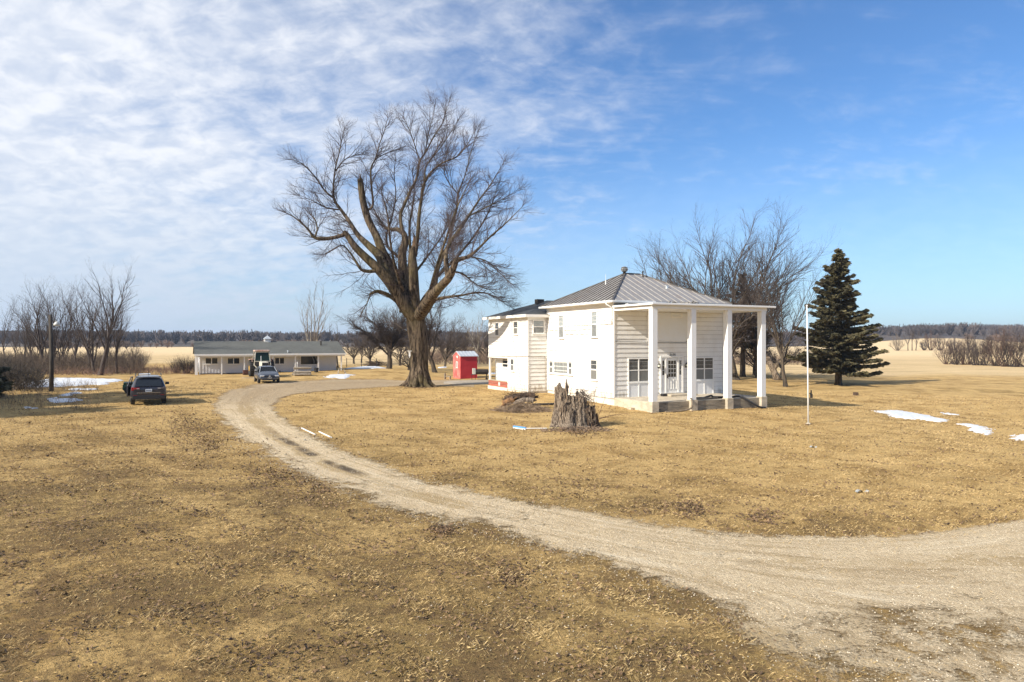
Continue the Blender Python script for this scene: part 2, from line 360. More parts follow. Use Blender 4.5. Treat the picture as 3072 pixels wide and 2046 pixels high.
def ground(x, y):
    x = np.asarray(x, dtype=float); y = np.asarray(y, dtype=float)
    num = np.zeros(np.broadcast(x, y).shape); den = num.copy()
    for cx, cy, cz in CP:
        r = np.hypot(cx, cy); s2 = 4.0 + .0030*r*r
        w = 1.0/((x-cx)**2+(y-cy)**2+s2)**2 * s2
        num = num+w*cz; den = den+w
    z = num/den
    d = np.hypot(x, y)
    und = .035*np.sin(x*.55+1.3*np.sin(y*.21))*np.sin(y*.47+.6) + .05*np.sin(x*.13+y*.19)+.03*np.sin(x*.31-y*.27+2)
    near_house = np.exp(-(((x-8)/9)**2+((y-47)/8)**2))
    z = z+und*(1-.8*near_house)*np.clip(d/12, .3, 1)
    # far country rises to low wooded hills
    th = np.arctan2(x, np.maximum(y, 1))
    t_ = np.clip((y-420)/900, 0, 1); t_ = t_*t_*(3-2*t_)
    z = z+t_*(9.0+3.0*np.sin(th*9+1)+1.5*np.sin(th*31)+8.0*np.clip(th-.15, 0, 1)*2)
    t2 = np.clip((y-230)/260, 0, 1)*np.exp(-((th-.56)/.10)**2); z = z+t2*6.5
    return z
import bisect
def gz(x, y):
    if GRID is None: return float(ground(x, y))
    xs, ys, zs = GRID
    i = min(max(bisect.bisect_right(xs, x)-1, 0), len(xs)-2); j = min(max(bisect.bisect_right(ys, y)-1, 0), len(ys)-2)
    u = (x-xs[i])/(xs[i+1]-xs[i]); v = (y-ys[j])/(ys[j+1]-ys[j])
    return (zs[j][i]*(1-u)+zs[j][i+1]*u)*(1-v)+(zs[j+1][i]*(1-u)+zs[j+1][i+1]*u)*v
def at(px, py):
    """where the line of sight through a point of the photograph meets the ground"""
    k = (px-1536)/FPX; m = (py-1023)/FPX
    Y = 5.0; prev = Y
    f = lambda Y: CZ-m*Y-gz(k*Y, Y)
    while f(Y) > 0 and Y < 3000: prev = Y; Y *= 1.03
    for _ in range(30):
        mid = (prev+Y)/2
        if f(mid) > 0: prev = mid
        else: Y = mid
    return Vector((k*Y, Y, gz(k*Y, Y)))
def P3(px, py, Y): return Vector(((px-1536)/FPX*Y, Y, CZ-(py-1023)/FPX*Y))

def spaced(lo, hi, fine0, fine1, step, grow):
    a = list(np.arange(fine0, fine1+1e-6, step)); s = step; v = fine1
    while v < hi: s *= grow; v += s; a.append(v)
    s = step; v = fine0; pre = []
    while v > lo: s *= grow; v -= s; pre.append(v)
    return np.array(pre[::-1]+a)
GRID = None
gx = spaced(-6000, 6000, -40, 42, .5, 1.09); gy = spaced(-300, 9000, 4, 90, .5, 1.07)
GX, GY = np.meshgrid(gx, gy); GZ = ground(GX, GY); GRID = (gx.tolist(), gy.tolist(), GZ.tolist())
V = np.stack([GX, GY, GZ], -1).reshape(-1, 3); nx, ny = len(gx), len(gy)
I = np.arange(nx*ny).reshape(ny, nx)
F = np.stack([I[:-1, :-1], I[:-1, 1:], I[1:, 1:], I[1:, :-1]], -1).reshape(-1, 4)
tag(np_obj('ground', V, F, M_GROUND, smooth=True), kind='structure')

# drive: one sheet between two hand-traced rims
k_ = 3072/2354
outer = [(3100, 2900), (2200, 1740), (1960, 1590), (1775, 1468), (1650, 1394), (1545, 1342), (1400, 1300), (1220, 1250), (1080, 1212), (950, 1182), (820, 1138), (700, 1093), (610, 1048), (545, 1004), (510, 965), (497, 936), (503, 915), (535, 897), (600, 881), (700, 872), (850, 870), (950, 875), (1090, 873)]
inner = [(3900, 1260), (2900, 1165), (2500, 1178), (2250, 1216), (2050, 1236), (1850, 1238), (1650, 1226), (1450, 1200), (1290, 1170), (1150, 1146), (1000, 1112), (880, 1072), (780, 1035), (710, 1000), (662, 972), (632, 946), (630, 926), (655, 911), (700, 903), (790, 895), (880, 889), (985, 887), (1090, 889)]
def catmull(P, n):
    P = [P[0]]+P+[P[-1]]; out = []
    for i in range(1, len(P)-2):
        for j in range(n):
            t_ = j/n; a, b, c, d = P[i-1], P[i], P[i+1], P[i+2]
            out.append(.5*((2*b)+(c-a)*t_+(2*a-5*b+4*c-d)*t_*t_+(3*b-a-3*c+d)*t_**3))
    out.append(P[-2]); return out
O2 = catmull([Vector(at(a*k_, b*k_)[:2]) for a, b in outer], 8); I2 = catmull([Vector(at(a*k_, b*k_)[:2]) for a, b in inner], 8)
na = 26; rows = []; acr = []; fad = []; alg = []; s_ = 0
for i, (a, b) in enumerate(zip(O2, I2)):
    if i: s_ += ((a+b)/2-(O2[i-1]+I2[i-1])/2).length
    w = (b-a).length; margin = min(.5, .08*w)+.12
    wide = min(1, max(0, (w-6)/10))
    for j in range(na+1):
        tt = j/na; full = w+2*margin; pos = -margin+tt*full
        p = a+(b-a)*(pos/w)
        rows.append((p.x, p.y)); acr.append(pos/w)
        dd = min(pos+margin, full-margin-pos+margin)
        soft = 1.1+5.0*wide
        fad.append(max(0, min(1, min((pos+margin)/soft, (full-(pos+margin))/.9)))*.8); alg.append(s_)
R = np.array(rows); Z = ground(R[:, 0], R[:, 1])+.022
V = np.column_stack([R, Z]); I = np.arange(len(V)).reshape(-1, na+1)
F = np.stack([I[:-1, :-1], I[:-1, 1:], I[1:, 1:], I[1:, :-1]], -1).reshape(-1, 4)
dr = np_obj('driveway', V, F, M_DRIVE, smooth=True); tag(dr, kind='structure')
for nm, arr in (('across', acr), ('fade', fad), ('along', alg)):
    at_ = dr.data.attributes.new(nm, 'FLOAT', 'POINT'); at_.data.foreach_set('value', np.array(arr, dtype=np.float32))
DRV = np.array([(p.x, p.y) for p in O2]+[(p.x, p.y) for p in I2[::-1]])

def inside(poly, x, y):
    c = np.zeros(x.shape, bool); n = len(poly); j = n-1
    for i in range(n):
        xi, yi = poly[i]; xj, yj = poly[j]
        m = ((yi > y) != (yj > y)) & (x < (xj-xi)*(y-yi)/(yj-yi+1e-12)+xi)
        c ^= m; j = i
    return c
def vnoise(x, y, seed=0):
    s = seed*12.9898
    return (np.sin(x*1.3+s)*np.cos(y*1.7-s*.7)+np.sin(x*2.9+y*2.3+s*1.3)*.6+np.sin(x*6.1-y*5.3+s)*.35+np.sin(x*13+y*11.7+s*2)*.18)/2.1

def sheet(name, outline, mat, h=.05, step=.12, rag=.25, seed=0, kind='structure', label=None, cat=None, group=None):
    pts = [at(*p) for p in outline]; poly = [(p.x, p.y) for p in pts]; A = np.array(poly)
    x0, y0 = A.min(0)-.4; x1, y1 = A.max(0)+.4
    sx = max(step, (x1-x0)/160); sy = max(step, (y1-y0)/160)
    X, Y = np.meshgrid(np.arange(x0, x1, sx), np.arange(y0, y1, sy))
    wx = X+rag*vnoise(X*2, Y*2, seed)+rag*.6*vnoise(X*9, Y*7, seed); wy = Y+rag*2*vnoise(X*2+5, Y*2, seed+3)+rag*1.1*vnoise(X*8+2, Y*6, seed+4)
    ins = inside(poly, wx, wy)
    # distance-from-rim proxy by repeated erosion
    e = ins.astype(float); d = e.copy()
    for _ in range(4):
        q_ = e.copy(); q_[1:] = np.minimum(q_[1:], e[:-1]); q_[:-1] = np.minimum(q_[:-1], e[1:]); q_[:, 1:] = np.minimum(q_[:, 1:], e[:, :-1]); q_[:, :-1] = np.minimum(q_[:, :-1], e[:, 1:])
        e = q_; d += e
    Z = ground(X, Y)+np.where(ins, .012+h*(d/5)**.7*(1+.3*vnoise(X*3, Y*3, seed+9)), -.03)
    ny_, nx_ = X.shape; I = np.arange(nx_*ny_).reshape(ny_, nx_)
    keep = ins[:-1, :-1] | ins[:-1, 1:] | ins[1:, 1:] | ins[1:, :-1]
    F = np.stack([I[:-1, :-1], I[:-1, 1:], I[1:, 1:], I[1:, :-1]], -1)[keep]
    V = np.stack([X, Y, Z], -1).reshape(-1, 3)
    used = np.unique(F); mp = np.full(len(V), -1); mp[used] = np.arange(len(used))
    o = np_obj(name, V[used], mp[F], mat, smooth=True); return tag(o, label, cat, group, kind)

sq = lambda L, sc, ox, oy: [(ox+a/sc, oy+b/sc) for a, b in L]
snow_l = sq([(160, 1250), (240, 1228), (350, 1212), (480, 1192), (520, 1188), (620, 1190), (800, 1193), (1000, 1200), (1060, 1200), (1097, 1213), (1060, 1222), (985, 1228), (960, 1248), (800, 1252), (620, 1262), (480, 1272), (250, 1272), (190, 1262)], 3.015, 0, 740)
SNOWS = [
    (snow_l, 'wide snow patch behind the light pole at the field edge'),
    (sq([(1190, 520), (1250, 508), (1450, 505), (1700, 512), (1690, 525), (1450, 530), (1300, 535), (1230, 532)], 5.8875, 0, 1080), 'thin strip of snow right of the light pole'),
    (sq([(1070, 625), (1120, 605), (1200, 592), (1230, 580), (1415, 572), (1410, 595), (1310, 605), (1220, 635), (1120, 640)], 5.8875, 0, 1080), 'small shaded snow patch just beside the foot of the light pole'),
    (sq([(860, 690), (930, 665), (975, 672), (1000, 700), (1170, 685), (1300, 690), (1440, 705), (1400, 728), (1200, 745), (1000, 755), (860, 745)], 5.8875, 0, 1080), 'shaded snow patch in front of the light pole'),
    (sq([(395, 840), (495, 828), (480, 850), (400, 858)], 5.8875, 0, 1080), 'tiny snow scrap in deep shade, left one of two'),
    (sq([(525, 850), (605, 848), (600, 864), (540, 862)], 5.8875, 0, 1080), 'tiny snow scrap in deep shade, right one of two'),
    (sq([(90, 1023), (250, 1018), (350, 1024), (480, 1048), (640, 1080), (830, 1122), (700, 1130), (560, 1110), (400, 1100), (250, 1082), (190, 1050), (100, 1034)], 3.267, 2600, 920), 'long bright snow streak on the lawn past the flagpole'),
    (sq([(915, 1152), (980, 1150), (1230, 1192), (1150, 1196), (1190, 1218), (1195, 1258), (1120, 1248), (1040, 1215), (1000, 1180)], 3.267, 2600, 920), 'forked snow patch between the long streak and the photo edge'),
    (sq([(1410, 1298), (1480, 1285), (1460, 1262), (1600, 1258), (1700, 1280), (1700, 1312), (1480, 1312)], 3.267, 2600, 920), 'snow patch cut by the right edge of the photo'),
    (sq([(740, 1043), (860, 1052), (855, 1062), (780, 1056)], 3.267, 2600, 920), 'sliver of snow above the forked patch'),
    (sq([(1060, 490), (1170, 500), (1260, 450), (1380, 428), (1560, 430), (1760, 422), (2000, 440), (1860, 465), (1760, 545), (1640, 555), (1440, 530), (1180, 512)], 9.8125, 860, 1080), 'ragged snow patch in front of the right end of the low shed'),
    (sq([(330, 1252), (420, 1232), (560, 1220), (740, 1218), (860, 1238), (700, 1246), (500, 1250)], 4.355, 960, 820), 'snow bank beyond the right end of the low shed by the brush heap'),
    (sq([(2160, 1302), (2300, 1298), (2300, 1318), (2180, 1316)], 4.355, 960, 820), 'snow strip seen through the corner porch behind the grill'),
    (sq([(1545, 1228), (1650, 1220), (1640, 1234), (1560, 1238)], 4.355, 960, 820), 'snow scrap between the orchard trees and the red hut'),
]
for i, (ol, lb) in enumerate(SNOWS):
    sheet('snow_patch', ol, M_SNOW, .07, .10, .22, i, kind=None, label=lb, cat='snow patch', group='old snow patches on the ground')
pad = sheet('concrete_pad', sq([(1000, 850), (1250, 835), (1520, 825), (1800, 822), (1815, 895), (1700, 905), (1400, 900), (1100, 905), (960, 890)], 5.8875, 1160, 1000), varied('old_slab', (.30, .255, .19), (.42, .36, .28), 1.1, .95, c=(.2, .16, .11)), .02, .15, .1, 40)

# ------------------------------------------------------------------ farmhouse
TH = math.radians(26)
class Frame:
    def __init__(s, x, y, th): s.o = (x, y); s.u = (math.cos(th), math.sin(th)); s.d = (-math.sin(th), math.cos(th)); s.th = th
    def plane(s, px, py, axis, val):
        k = (px-1536)/FPX; n = s.u if axis == 'x' else s.d
        Y = (val+s.o[0]*n[0]+s.o[1]*n[1])/(k*n[0]+n[1]); X = k*Y
        return ((X-s.o[0])*s.u[0]+(Y-s.o[1])*s.u[1], (X-s.o[0])*s.d[0]+(Y-s.o[1])*s.d[1], CZ-(py-1023)/FPX*Y)
    def world(s, x, y): return (s.o[0]+x*s.u[0]+y*s.d[0], s.o[1]+x*s.u[1]+y*s.d[1])
HF = Frame(6.5, 43.4, TH)
H = empty('farmhouse', (6.5, 43.4, 0), TH, 'two storey white clapboard farmhouse with hipped metal roof and four columned porch', 'house')

def siding(mb, o, a, n, L, z0, z1, step=.295, out=.032, gap=None, g=.012):
    """lapped boards on a wall: o corner, a along, n outward"""
    z = z1; o = Vector(o); a = Vector(a); n = Vector(n)
    while z > z0+.02:
        zb = max(z0, z-step)
        p, q = o, o+a*L
        A, B = p+n*.004, q+n*.004; Cc, D = p+n*out, q+n*out
        mb.quad((*A[:2], z), (*Cc[:2], zb), (*D[:2], zb), (*B[:2], z))
        mb.quad((*Cc[:2], zb), (*p[:2], zb), (*q[:2], zb), (*D[:2], zb))
        mb.add([(*A[:2], z), (*p[:2], zb), (*Cc[:2], zb)], [(0, 1, 2)]); mb.add([(*B[:2], z), (*D[:2], zb), (*q[:2], zb)], [(0, 1, 2)])
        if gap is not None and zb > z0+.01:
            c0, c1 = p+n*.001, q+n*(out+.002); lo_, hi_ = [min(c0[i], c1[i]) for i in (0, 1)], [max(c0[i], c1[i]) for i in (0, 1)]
            gap.box(lo_[0], hi_[0], lo_[1], hi_[1], zb-.001, zb+g)  # dark strip put in for the shadow line under each lap
        z = zb
M_LAP = varied('lap_shadow_and_peel', (.20, .18, .155), (.45, .42, .37), 2.5, .9, 0, (1, 1, 1), lo=.35, hi=.65)  # painted shadow and dirt lines at the laps; also colours peeled strips
b = MB(); b.box(.0, 9.1, .0, 8.83, .55, 6.62); b.build('wall', M_SIDING, H)
b = MB(); b.box(-1.6, 7.5, 8.832, 16.0, 2.92, 6.08); b.box(-.9, 7.5, 8.832, 16.0, .40, 2.918); b.box(-1.6, -.902, 8.832, 12.30, .40, 2.918); b.build('wall', M_SIDING, H)
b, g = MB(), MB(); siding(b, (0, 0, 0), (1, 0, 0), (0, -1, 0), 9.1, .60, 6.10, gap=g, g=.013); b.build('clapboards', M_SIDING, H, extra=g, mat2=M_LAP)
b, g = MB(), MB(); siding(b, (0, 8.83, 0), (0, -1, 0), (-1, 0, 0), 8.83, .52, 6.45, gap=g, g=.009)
rr = random.Random(3)          # peeled strips between the upper side windows
for zc, ya, yb in ((5.27, 2.7, 6.2), (4.97, 2.75, 6.2), (4.68, 3.0, 6.1), (5.28, .25, 1.7), (4.98, 7.0, 8.3), (5.57, .3, 1.2), (3.5, 7.2, 8.4)):
    y = ya
    while y < yb:
        l = rr.uniform(.12, .5); g.box(-.040, -.031, y, min(yb, y+l), zc-.022, zc+rr.uniform(.004, .028)); y += l+rr.uniform(.03, .3)
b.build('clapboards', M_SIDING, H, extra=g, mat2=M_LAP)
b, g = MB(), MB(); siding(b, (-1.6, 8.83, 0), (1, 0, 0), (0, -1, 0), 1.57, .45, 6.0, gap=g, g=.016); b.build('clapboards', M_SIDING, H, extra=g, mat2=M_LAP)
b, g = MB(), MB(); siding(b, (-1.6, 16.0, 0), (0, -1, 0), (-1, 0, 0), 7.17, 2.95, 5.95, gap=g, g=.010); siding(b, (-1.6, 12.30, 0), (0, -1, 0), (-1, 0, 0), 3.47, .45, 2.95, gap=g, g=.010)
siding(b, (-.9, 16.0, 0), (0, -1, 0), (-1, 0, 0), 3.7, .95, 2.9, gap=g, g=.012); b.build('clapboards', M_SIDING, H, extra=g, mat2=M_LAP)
b = MB(); b.box(.03, 9.07, .03, 8.8, -.3, .548); b.box(-1.56, 7.4, 8.86, 12.3, -.3, .398); b.box(-.86, 7.4, 12.302, 15.9, -.3, .398); b.build('foundation', M_FOUND, H)
# frieze and corner boards
for nm, q_ in (('frieze_board', (-.045, -.001, 0, 8.83, 6.451, 6.62)), ('corner_board', (-.05, .04, -.05, -.034, .6, 6.1)), ('corner_board', (-.052, -.034, -.033, .06, .6, 6.45)), ('corner_board', (9.02, 9.14, -.05, -.034, .6, 6.1)),
               ('corner_board', (-1.652, -1.634, 8.80, 8.9, .45, 5.95)), ('corner_board', (-1.65, -1.55, 8.78, 8.798, .45, 6.0)), ('frieze_board', (-1.66, -1.601, 12.2, 16.02, 2.84, 2.949))):
    b = MB(); b.box(*q_); b.build(nm, M_TRIM, H)

# roofs
def slab(mb, pts, th=.05):
    n = len(pts); lo = [(p[0], p[1], p[2]-th) for p in pts]
    mb.add(list(pts)+lo, [tuple(range(n)), tuple(range(2*n-1, n-1, -1))]+[(i, n+i, n+(i+1) % n, (i+1) % n) for i in range(n)])
ZE, ZR = 6.76, 9.04
X0, X1, Y0, Y1 = -.42, 9.52, -.42, 9.22; RX0, RX1, RY = 3.95, 5.25, 4.4
b = MB()
e = [(X0, Y0, ZE), (X1, Y0, ZE), (X1, Y1, ZE), (X0, Y1, ZE)]; r0, r1 = (RX0, RY, ZR), (RX1, RY, ZR)
b.add(e+[r0, r1], [(0, 1, 5, 4), (1, 2, 5), (2, 3, 4, 5), (3, 0, 4), (3, 2, 1, 0)]); roof = b.build('roof', M_MROOF, H)
b, b2 = MB(), MB()
y = Y0+.28
while y < Y1-.2:
    s = (RX0-X0)*((y-Y0)/(RY-Y0) if y < RY else (Y1-y)/(Y1-RY)); z = ZE+(ZR-ZE)*s/(RX0-X0)
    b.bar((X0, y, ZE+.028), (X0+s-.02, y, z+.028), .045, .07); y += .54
x = X0+.3
while x < X1-.2:
    if x < RX0: s = (x-X0)/(RX0-X0)
    elif x > RX1: s = (X1-x)/(X1-RX1)
    else: s = 1
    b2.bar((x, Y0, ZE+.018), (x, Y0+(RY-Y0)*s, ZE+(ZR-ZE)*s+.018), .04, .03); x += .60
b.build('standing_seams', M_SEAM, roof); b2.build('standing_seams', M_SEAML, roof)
b = MB()
for p, q in ((e[0], r0), (e[1], r1), (e[3], r0), (r0, r1)): b.bar((p[0], p[1], p[2]+.03), (q[0], q[1], q[2]+.03), .12, .07)
b.build('ridge_cap', varied('dark_cap_metal', (.07, .06, .055), (.12, .11, .10), 3, .5, .3), roof)
b = MB()
b.box(X0-.10, X0-.004, Y0-.10, Y1, ZE-.13, ZE+.01); b.box(X0, 2.9, Y0-.10, Y0-.004, ZE-.13, ZE+.01)
b.build('gutter', M_GUTTER, H, bevel=.02)
b = MB(); b.box(X0+.01, -.05, Y0+.01, Y1-.01, ZE-.16, ZE-.006); b.box(-.046, 9.5, Y0+.01, -.01, ZE-.16, ZE-.006); b.build('soffit', M_TRIM, H)
b = MB(); b.tube([(X0-.05, .25, ZE-.10), (X0-.05, .2, ZE-.22), (-.2, .1, ZE-.38), (-.1, .08, ZE-.5), (-.1, .08, ZE-.85), (-.16, .12, ZE-1.2), (-.09, .16, ZE-1.45)], .045, 8)
b.build('broken_downspout', M_GUTTER, H, smooth=True)
# wing roof
WE, WR = 6.16, 7.5
b = MB(); wx0, wx1, wy0, wy1 = -1.98, 7.8, 8.48, 16.4
e2 = [(wx0, wy0, WE), (wx1, wy0, WE), (wx1, wy1, WE), (wx0, wy1, WE)]; r2, r3 = (2.0, 12.44, WR), (3.9, 12.44, WR)
b.add(e2+[r2, r3], [(0, 1, 5, 4), (1, 2, 5), (2, 3, 4, 5), (3, 0, 4), (3, 2, 1, 0)]); wr = b.build('roof', M_SHINGLE, H)
b = MB(); b.box(.9, 1.5, 12.0, 12.5, 7.2, 7.55); b.build('box_vent', M_IRON, wr)
b = MB(); b.box(wx0-.04, wx0-.003, wy0, wy1, WE-.20, WE+.01); b.box(wx0-.04, -.05, wy0-.04, wy0-.003, WE-.20, WE+.01); b.build('fascia', M_TRIM, H)
b = MB(); b.box(wx0, -1.65, wy0, wy1, WE-.14, WE-.08); b.box(-1.648, -.05, wy0, 8.79, WE-.14, WE-.08); b.build('soffit', M_TRIM, H)
# vents on the metal roof
b = MB(); b.lathe([(.10, 0), (.11, .2), (.19, .24), (.24, .34), (.25, .42), (.22, .52), (.12, .58), (.02, .6)], 14, (RX0-.05, RY, ZR-.08)); tv = b.build('turbine_vent', M_IRON, H, smooth=True)
b = MB()
for i in range(14):
    an = i*2*math.pi/14; c_, s2 = math.cos(an), math.sin(an)
    b.bar((RX0-.05+.2*c_, RY+.2*s2, ZR+.16), (RX0-.05+.265*c_, RY+.265*s2, ZR+.34), .03, .02); b.bar((RX0-.05+.265*c_, RY+.265*s2, ZR+.34), (RX0-.05+.15*c_, RY+.15*s2, ZR+.49), .03, .02)
b.build('vane', M_TIN, tv)
def onroof(y): return ZE+(ZR-ZE)*(y-Y0)/(RY-Y0)
b = MB(); b.tube([(5.15, 3.9, onroof(3.9)-.05), (5.15, 3.9, onroof(3.9)+.45)], .05, 8); b.build('vent_pipe', M_IRON, H)
b = MB(); b.tube([(5.8, 2.0, onroof(2.0)-.05), (5.8, 2.0, onroof(2.0)+.14)], .09, 8); b.box(5.68, 5.92, 1.9, 2.1, onroof(2)+.14, onroof(2)+.18); b.build('vent_pipe', M_TIN, H)
b = MB(); b.tube([(2.3, 4.4, 8.05), (2.3, 4.4, 8.5)], .04, 6); b.tube([(2.3, 4.4, 8.5), (2.3, 4.4, 8.95)], .012, 5); b.build('antenna', M_WHITEP, H)

# windows
def window(kind, fixed, a0, a1, z0, z1, cols=1, rail=True, style='blind', fr=.06, sill=True, proud=.075, parent=None, mat=None):
    """kind 'y': front-facing wall at y=fixed; kind 'x': side-facing wall at x=fixed"""
    parent = parent or H
    def B(mb, p0, p1, q0, q1, d0, d1):
        if kind == 'y': mb.box(p0, p1, fixed-d1, fixed-d0, q0, q1)
        else: mb.box(fixed-d1, fixed-d0, p0, p1, q0, q1)
    f = MB()
    B(f, a0, a1, z1-fr, z1, .0, proud); B(f, a0, a1, z0, z0+fr, .0, proud)
    B(f, a0, a0+fr, z0+fr, z1-fr, .0, proud); B(f, a1-fr, a1, z0+fr, z1-fr, .0, proud)
    w = (a1-a0-2*fr)/cols
    for c in range(1, cols): B(f, a0+fr+c*w-.035, a0+fr+c*w+.035, z0+fr, z1-fr, .0, proud-.002)
    if sill: B(f, a0-.06, a1+.06, z0-.05, z0-.001, .0, proud+.05)
    fo = f.build('window', mat or M_TRIM, parent)
    zm = (z0+z1)/2
    for c in range(cols):
        p0 = a0+fr+c*w+(.035 if c else 0); p1 = a0+fr+(c+1)*w-(.035 if c < cols-1 else 0)
        g = MB()
        if rail:
            r = MB(); B(r, p0, p1, zm-.03, zm+.03, .0, proud-.012); r.build('sash_rail', M_TRIM, fo)
            B(g, p0, p1, zm+.031, z1-fr-.001, .0, proud-.045); g.build('pane', M_GLASS if style != 'light' else M_HAZYG, fo)
            s = MB(); B(s, p0, p1, z0+fr+.001, zm-.031, .0, proud-.03); s.build('insect_screen', M_GREYG if style != 'light' else M_HAZYD, fo)
            if style == 'blind':
                l = MB(); z = zm+.08
                while z < z1-fr-.03: B(l, p0+.02, p1-.02, z, z+.015, proud-.05, proud-.040); z += .055
                l.build('blind_slats', M_BLIND, fo)
        else:
            B(g, p0, p1, z0+fr+.001, z1-fr-.001, .0, proud-.05); g.build('pane', M_GLASS if style != 'curtain' else M_CURT, fo)
    return fo
# front wall
for (a0, a1, lb) in ((1.03, 2.70, 0), (6.52, 8.16, 1)):
    window('y', 0, a0, a1, 1.53, 3.10, 2, sill=False, fr=.07)
    p = MB(); p.box(a0, a1, -.06, 0, .56, 1.528); p.build('infill_panel', M_PANELW, H)
    p = MB()
    for xx in (a0, (a0+a1)/2-.04, a1-.08): p.box(xx, xx+.08, -.085, -.061, .56, 1.47)
    p.box(a0-.03, a1+.03, -.10, -.061, 1.471, 1.528); p.build('panel_batten', M_TRIM, H)
w = window('y', 0, 4.50, 5.44, 5.74, 6.06, 1, rail=False, sill=False, fr=.09)
b = MB()
for xa, za, zb in ((2.55, 4.2, 6.06), (2.99, 4.2, 6.06), (5.82, 4.2, 6.06)): b.box(xa, xa+.08, -.06, -.03, za, zb)
b.box(3.07, 5.82, -.055, -.03, 4.2, 4.24); b.build('old_window_trim', M_TRIM, H)
b = MB(); b.box(3.072, 5.818, -.045, 0, 4.242, 6.05); b.build('blank_panel', M_PANELW, H)
b = MB(); b.tube([(.05, -.06, 4.19), (1.5, -.06, 4.15), (3, -.07, 4.10), (4.4, -.06, 4.11), (5.7, -.07, 4.08), (5.85, -.06, 4.2)], .014, 5); b.build('loose_cable', M_BLACKP, H)
# door set
b = MB(); b.box(3.58, 3.70, -.09, 0, .80, 3.10); b.box(5.40, 5.52, -.09, 0, .80, 3.10); b.box(3.58, 5.52, -.10, 0, 3.101, 3.20); b.box(4.00, 4.10, -.088, 0, .80, 3.098); b.box(5.05, 5.15, -.088, 0, .80, 3.098)
b.box(3.58, 5.52, -.14, 0, .74, .798); dfr = b.build('door_frame', M_TRIM, H)
for x0_, x1_ in ((3.71, 3.99), (5.16, 5.39)):
    b = MB(); b.box(x0_, x1_, -.05, 0, .80, 3.09); sl = b.build('sidelight', M_PANELW, dfr)
    b = MB(); xm = (x0_+x1_)/2
    for k in range(3): b.box(xm-.075, xm+.075, -.058, -.052, 1.95+k*.33, 2.25+k*.33)
    b.build('pane', M_GLASS, sl)
b = MB(); b.box(4.102, 5.048, -.055, 0, .80, 3.05); door = b.build('front_door', M_WHITEP, dfr)
b = MB()
for i in range(3):
    for j in range(4): b.box(4.26+i*.225, 4.26+i*.225+.185, -.063, -.057, 1.82+j*.28, 1.82+j*.28+.24)
b.build('pane', M_GLASS, door)
b = MB()
for xx in (4.24, 4.68):
    for (u0, u1, v0, v1) in ((0, .28, 1.0, 1.03), (0, .28, 1.62, 1.65), (0, .03, 1.03, 1.62), (.25, .28, 1.03, 1.62)): b.box(xx+u0, xx+u1, -.075, -.057, v0, v1)
b.build('raised_moulding', M_TRIM, door)
b = MB(); b.box(4.14, 4.18, -.11, -.057, 1.75, 1.98); b.tube([(4.16, -.10, 1.85), (4.16, -.14, 1.85), (4.16, -.14, 1.72)], .018, 6); b.build('door_handle', M_IRON, door)
for xx in (3.42, 5.74):
    b = MB(); b.box(xx-.05, xx+.05, -.05, -.03, 2.42, 2.68); b.lathe([(.03, -.12), (.09, -.06), (.10, .12), (.03, .2), (.01, .28)], 6, (xx, -.17, 2.55)); b.bar((xx, -.04, 2.6), (xx, -.14, 2.72), .02); lo_ = b.build('wall_lantern', M_IRON, H)
    b = MB(); b.lathe([(.075, -.05), (.085, .11)], 6, (xx, -.17, 2.55)); b.lathe([(.101, -.04), (.106, .09)], 6, (xx, -.17, 2.55)); b.build('lantern_glass', varied('old_glass', (.5, .5, .42), (.6, .6, .5), 4, .2), lo_)
# house number
def text_obj(txt, size, mat, parent, loc, rot, name, ext=.006, align='CENTER'):
    cu = bpy.data.curves.new(name, 'FONT'); cu.body = txt; cu.size = size; cu.extrude = ext; cu.align_x = align
    tmp = bpy.data.objects.new(name+'_tmp', cu); C.objects.link(tmp)
    bpy.context.view_layer.update()
    me = bpy.data.meshes.new_from_object(tmp.evaluated_get(bpy.context.evaluated_depsgraph_get()))
    bpy.data.objects.remove(tmp); o = bpy.data.objects.new(name, me); C.objects.link(o); me.materials.clear(); me.materials.append(mat)
    o.parent = parent; o.location = loc; o.rotation_euler = rot; return o
for i_, c_ in enumerate('3116'): text_obj(c_, .24, M_BLACKP, H, (4.43+i_*.13, -.05, 3.225), (math.radians(90), 0, 0), 'house_digit')
# side wall windows
window('x', 0, 1.88, 2.60, 4.45, 6.18, 1, style='light'); window('x', 0, 6.25, 6.98, 4.40, 6.08, 1, style='light')
window('x', 0, 1.88, 2.70, 1.60, 2.97, 1)
pw = window('x', 0, 5.62, 7.76, 1.80, 2.76, 1, rail=False, style='curtain', fr=.08)
window('x', 0, 5.08, 5.60, 1.80, 2.76, 1, sill=True, fr=.07); window('x', 0, 7.78, 8.40, 1.80, 2.76, 1, sill=True, fr=.07)
b = MB(); rr2 = random.Random(2); y = 5.75
while y < 7.62: b.tube([(-.034, y, 1.9), (-.034, y, 2.66)], rr2.uniform(.006, .014), 5); y += rr2.uniform(.05, .1)
b.build('curtain_folds', M_CURT, pw)
window('y', 8.83, -1.22, -.26, 4.75, 5.78, 1, style='light')
window('x', -1.6, 13.85, 14.6, 4.62, 5.72, 1); window('x', -1.6, 10.42, 11.2, 4.70, 5.75, 1); window('x', -1.6, 11.10, 11.72, 1.88, 2.84, 1)
window('x', -.9, 13.1, 14.7, 2.0, 2.8, 1, rail=False)
b = MB(); b.tube([(-1.66, 16.0, 2.90), (-1.66, 8.77, 3.06), (-.25, 8.77, 3.05), (-.16, 8.77, 2.95), (-.16, 8.77, .5)], .02, 6); b.build('conduit_pipe', M_OLDWOOD, H)
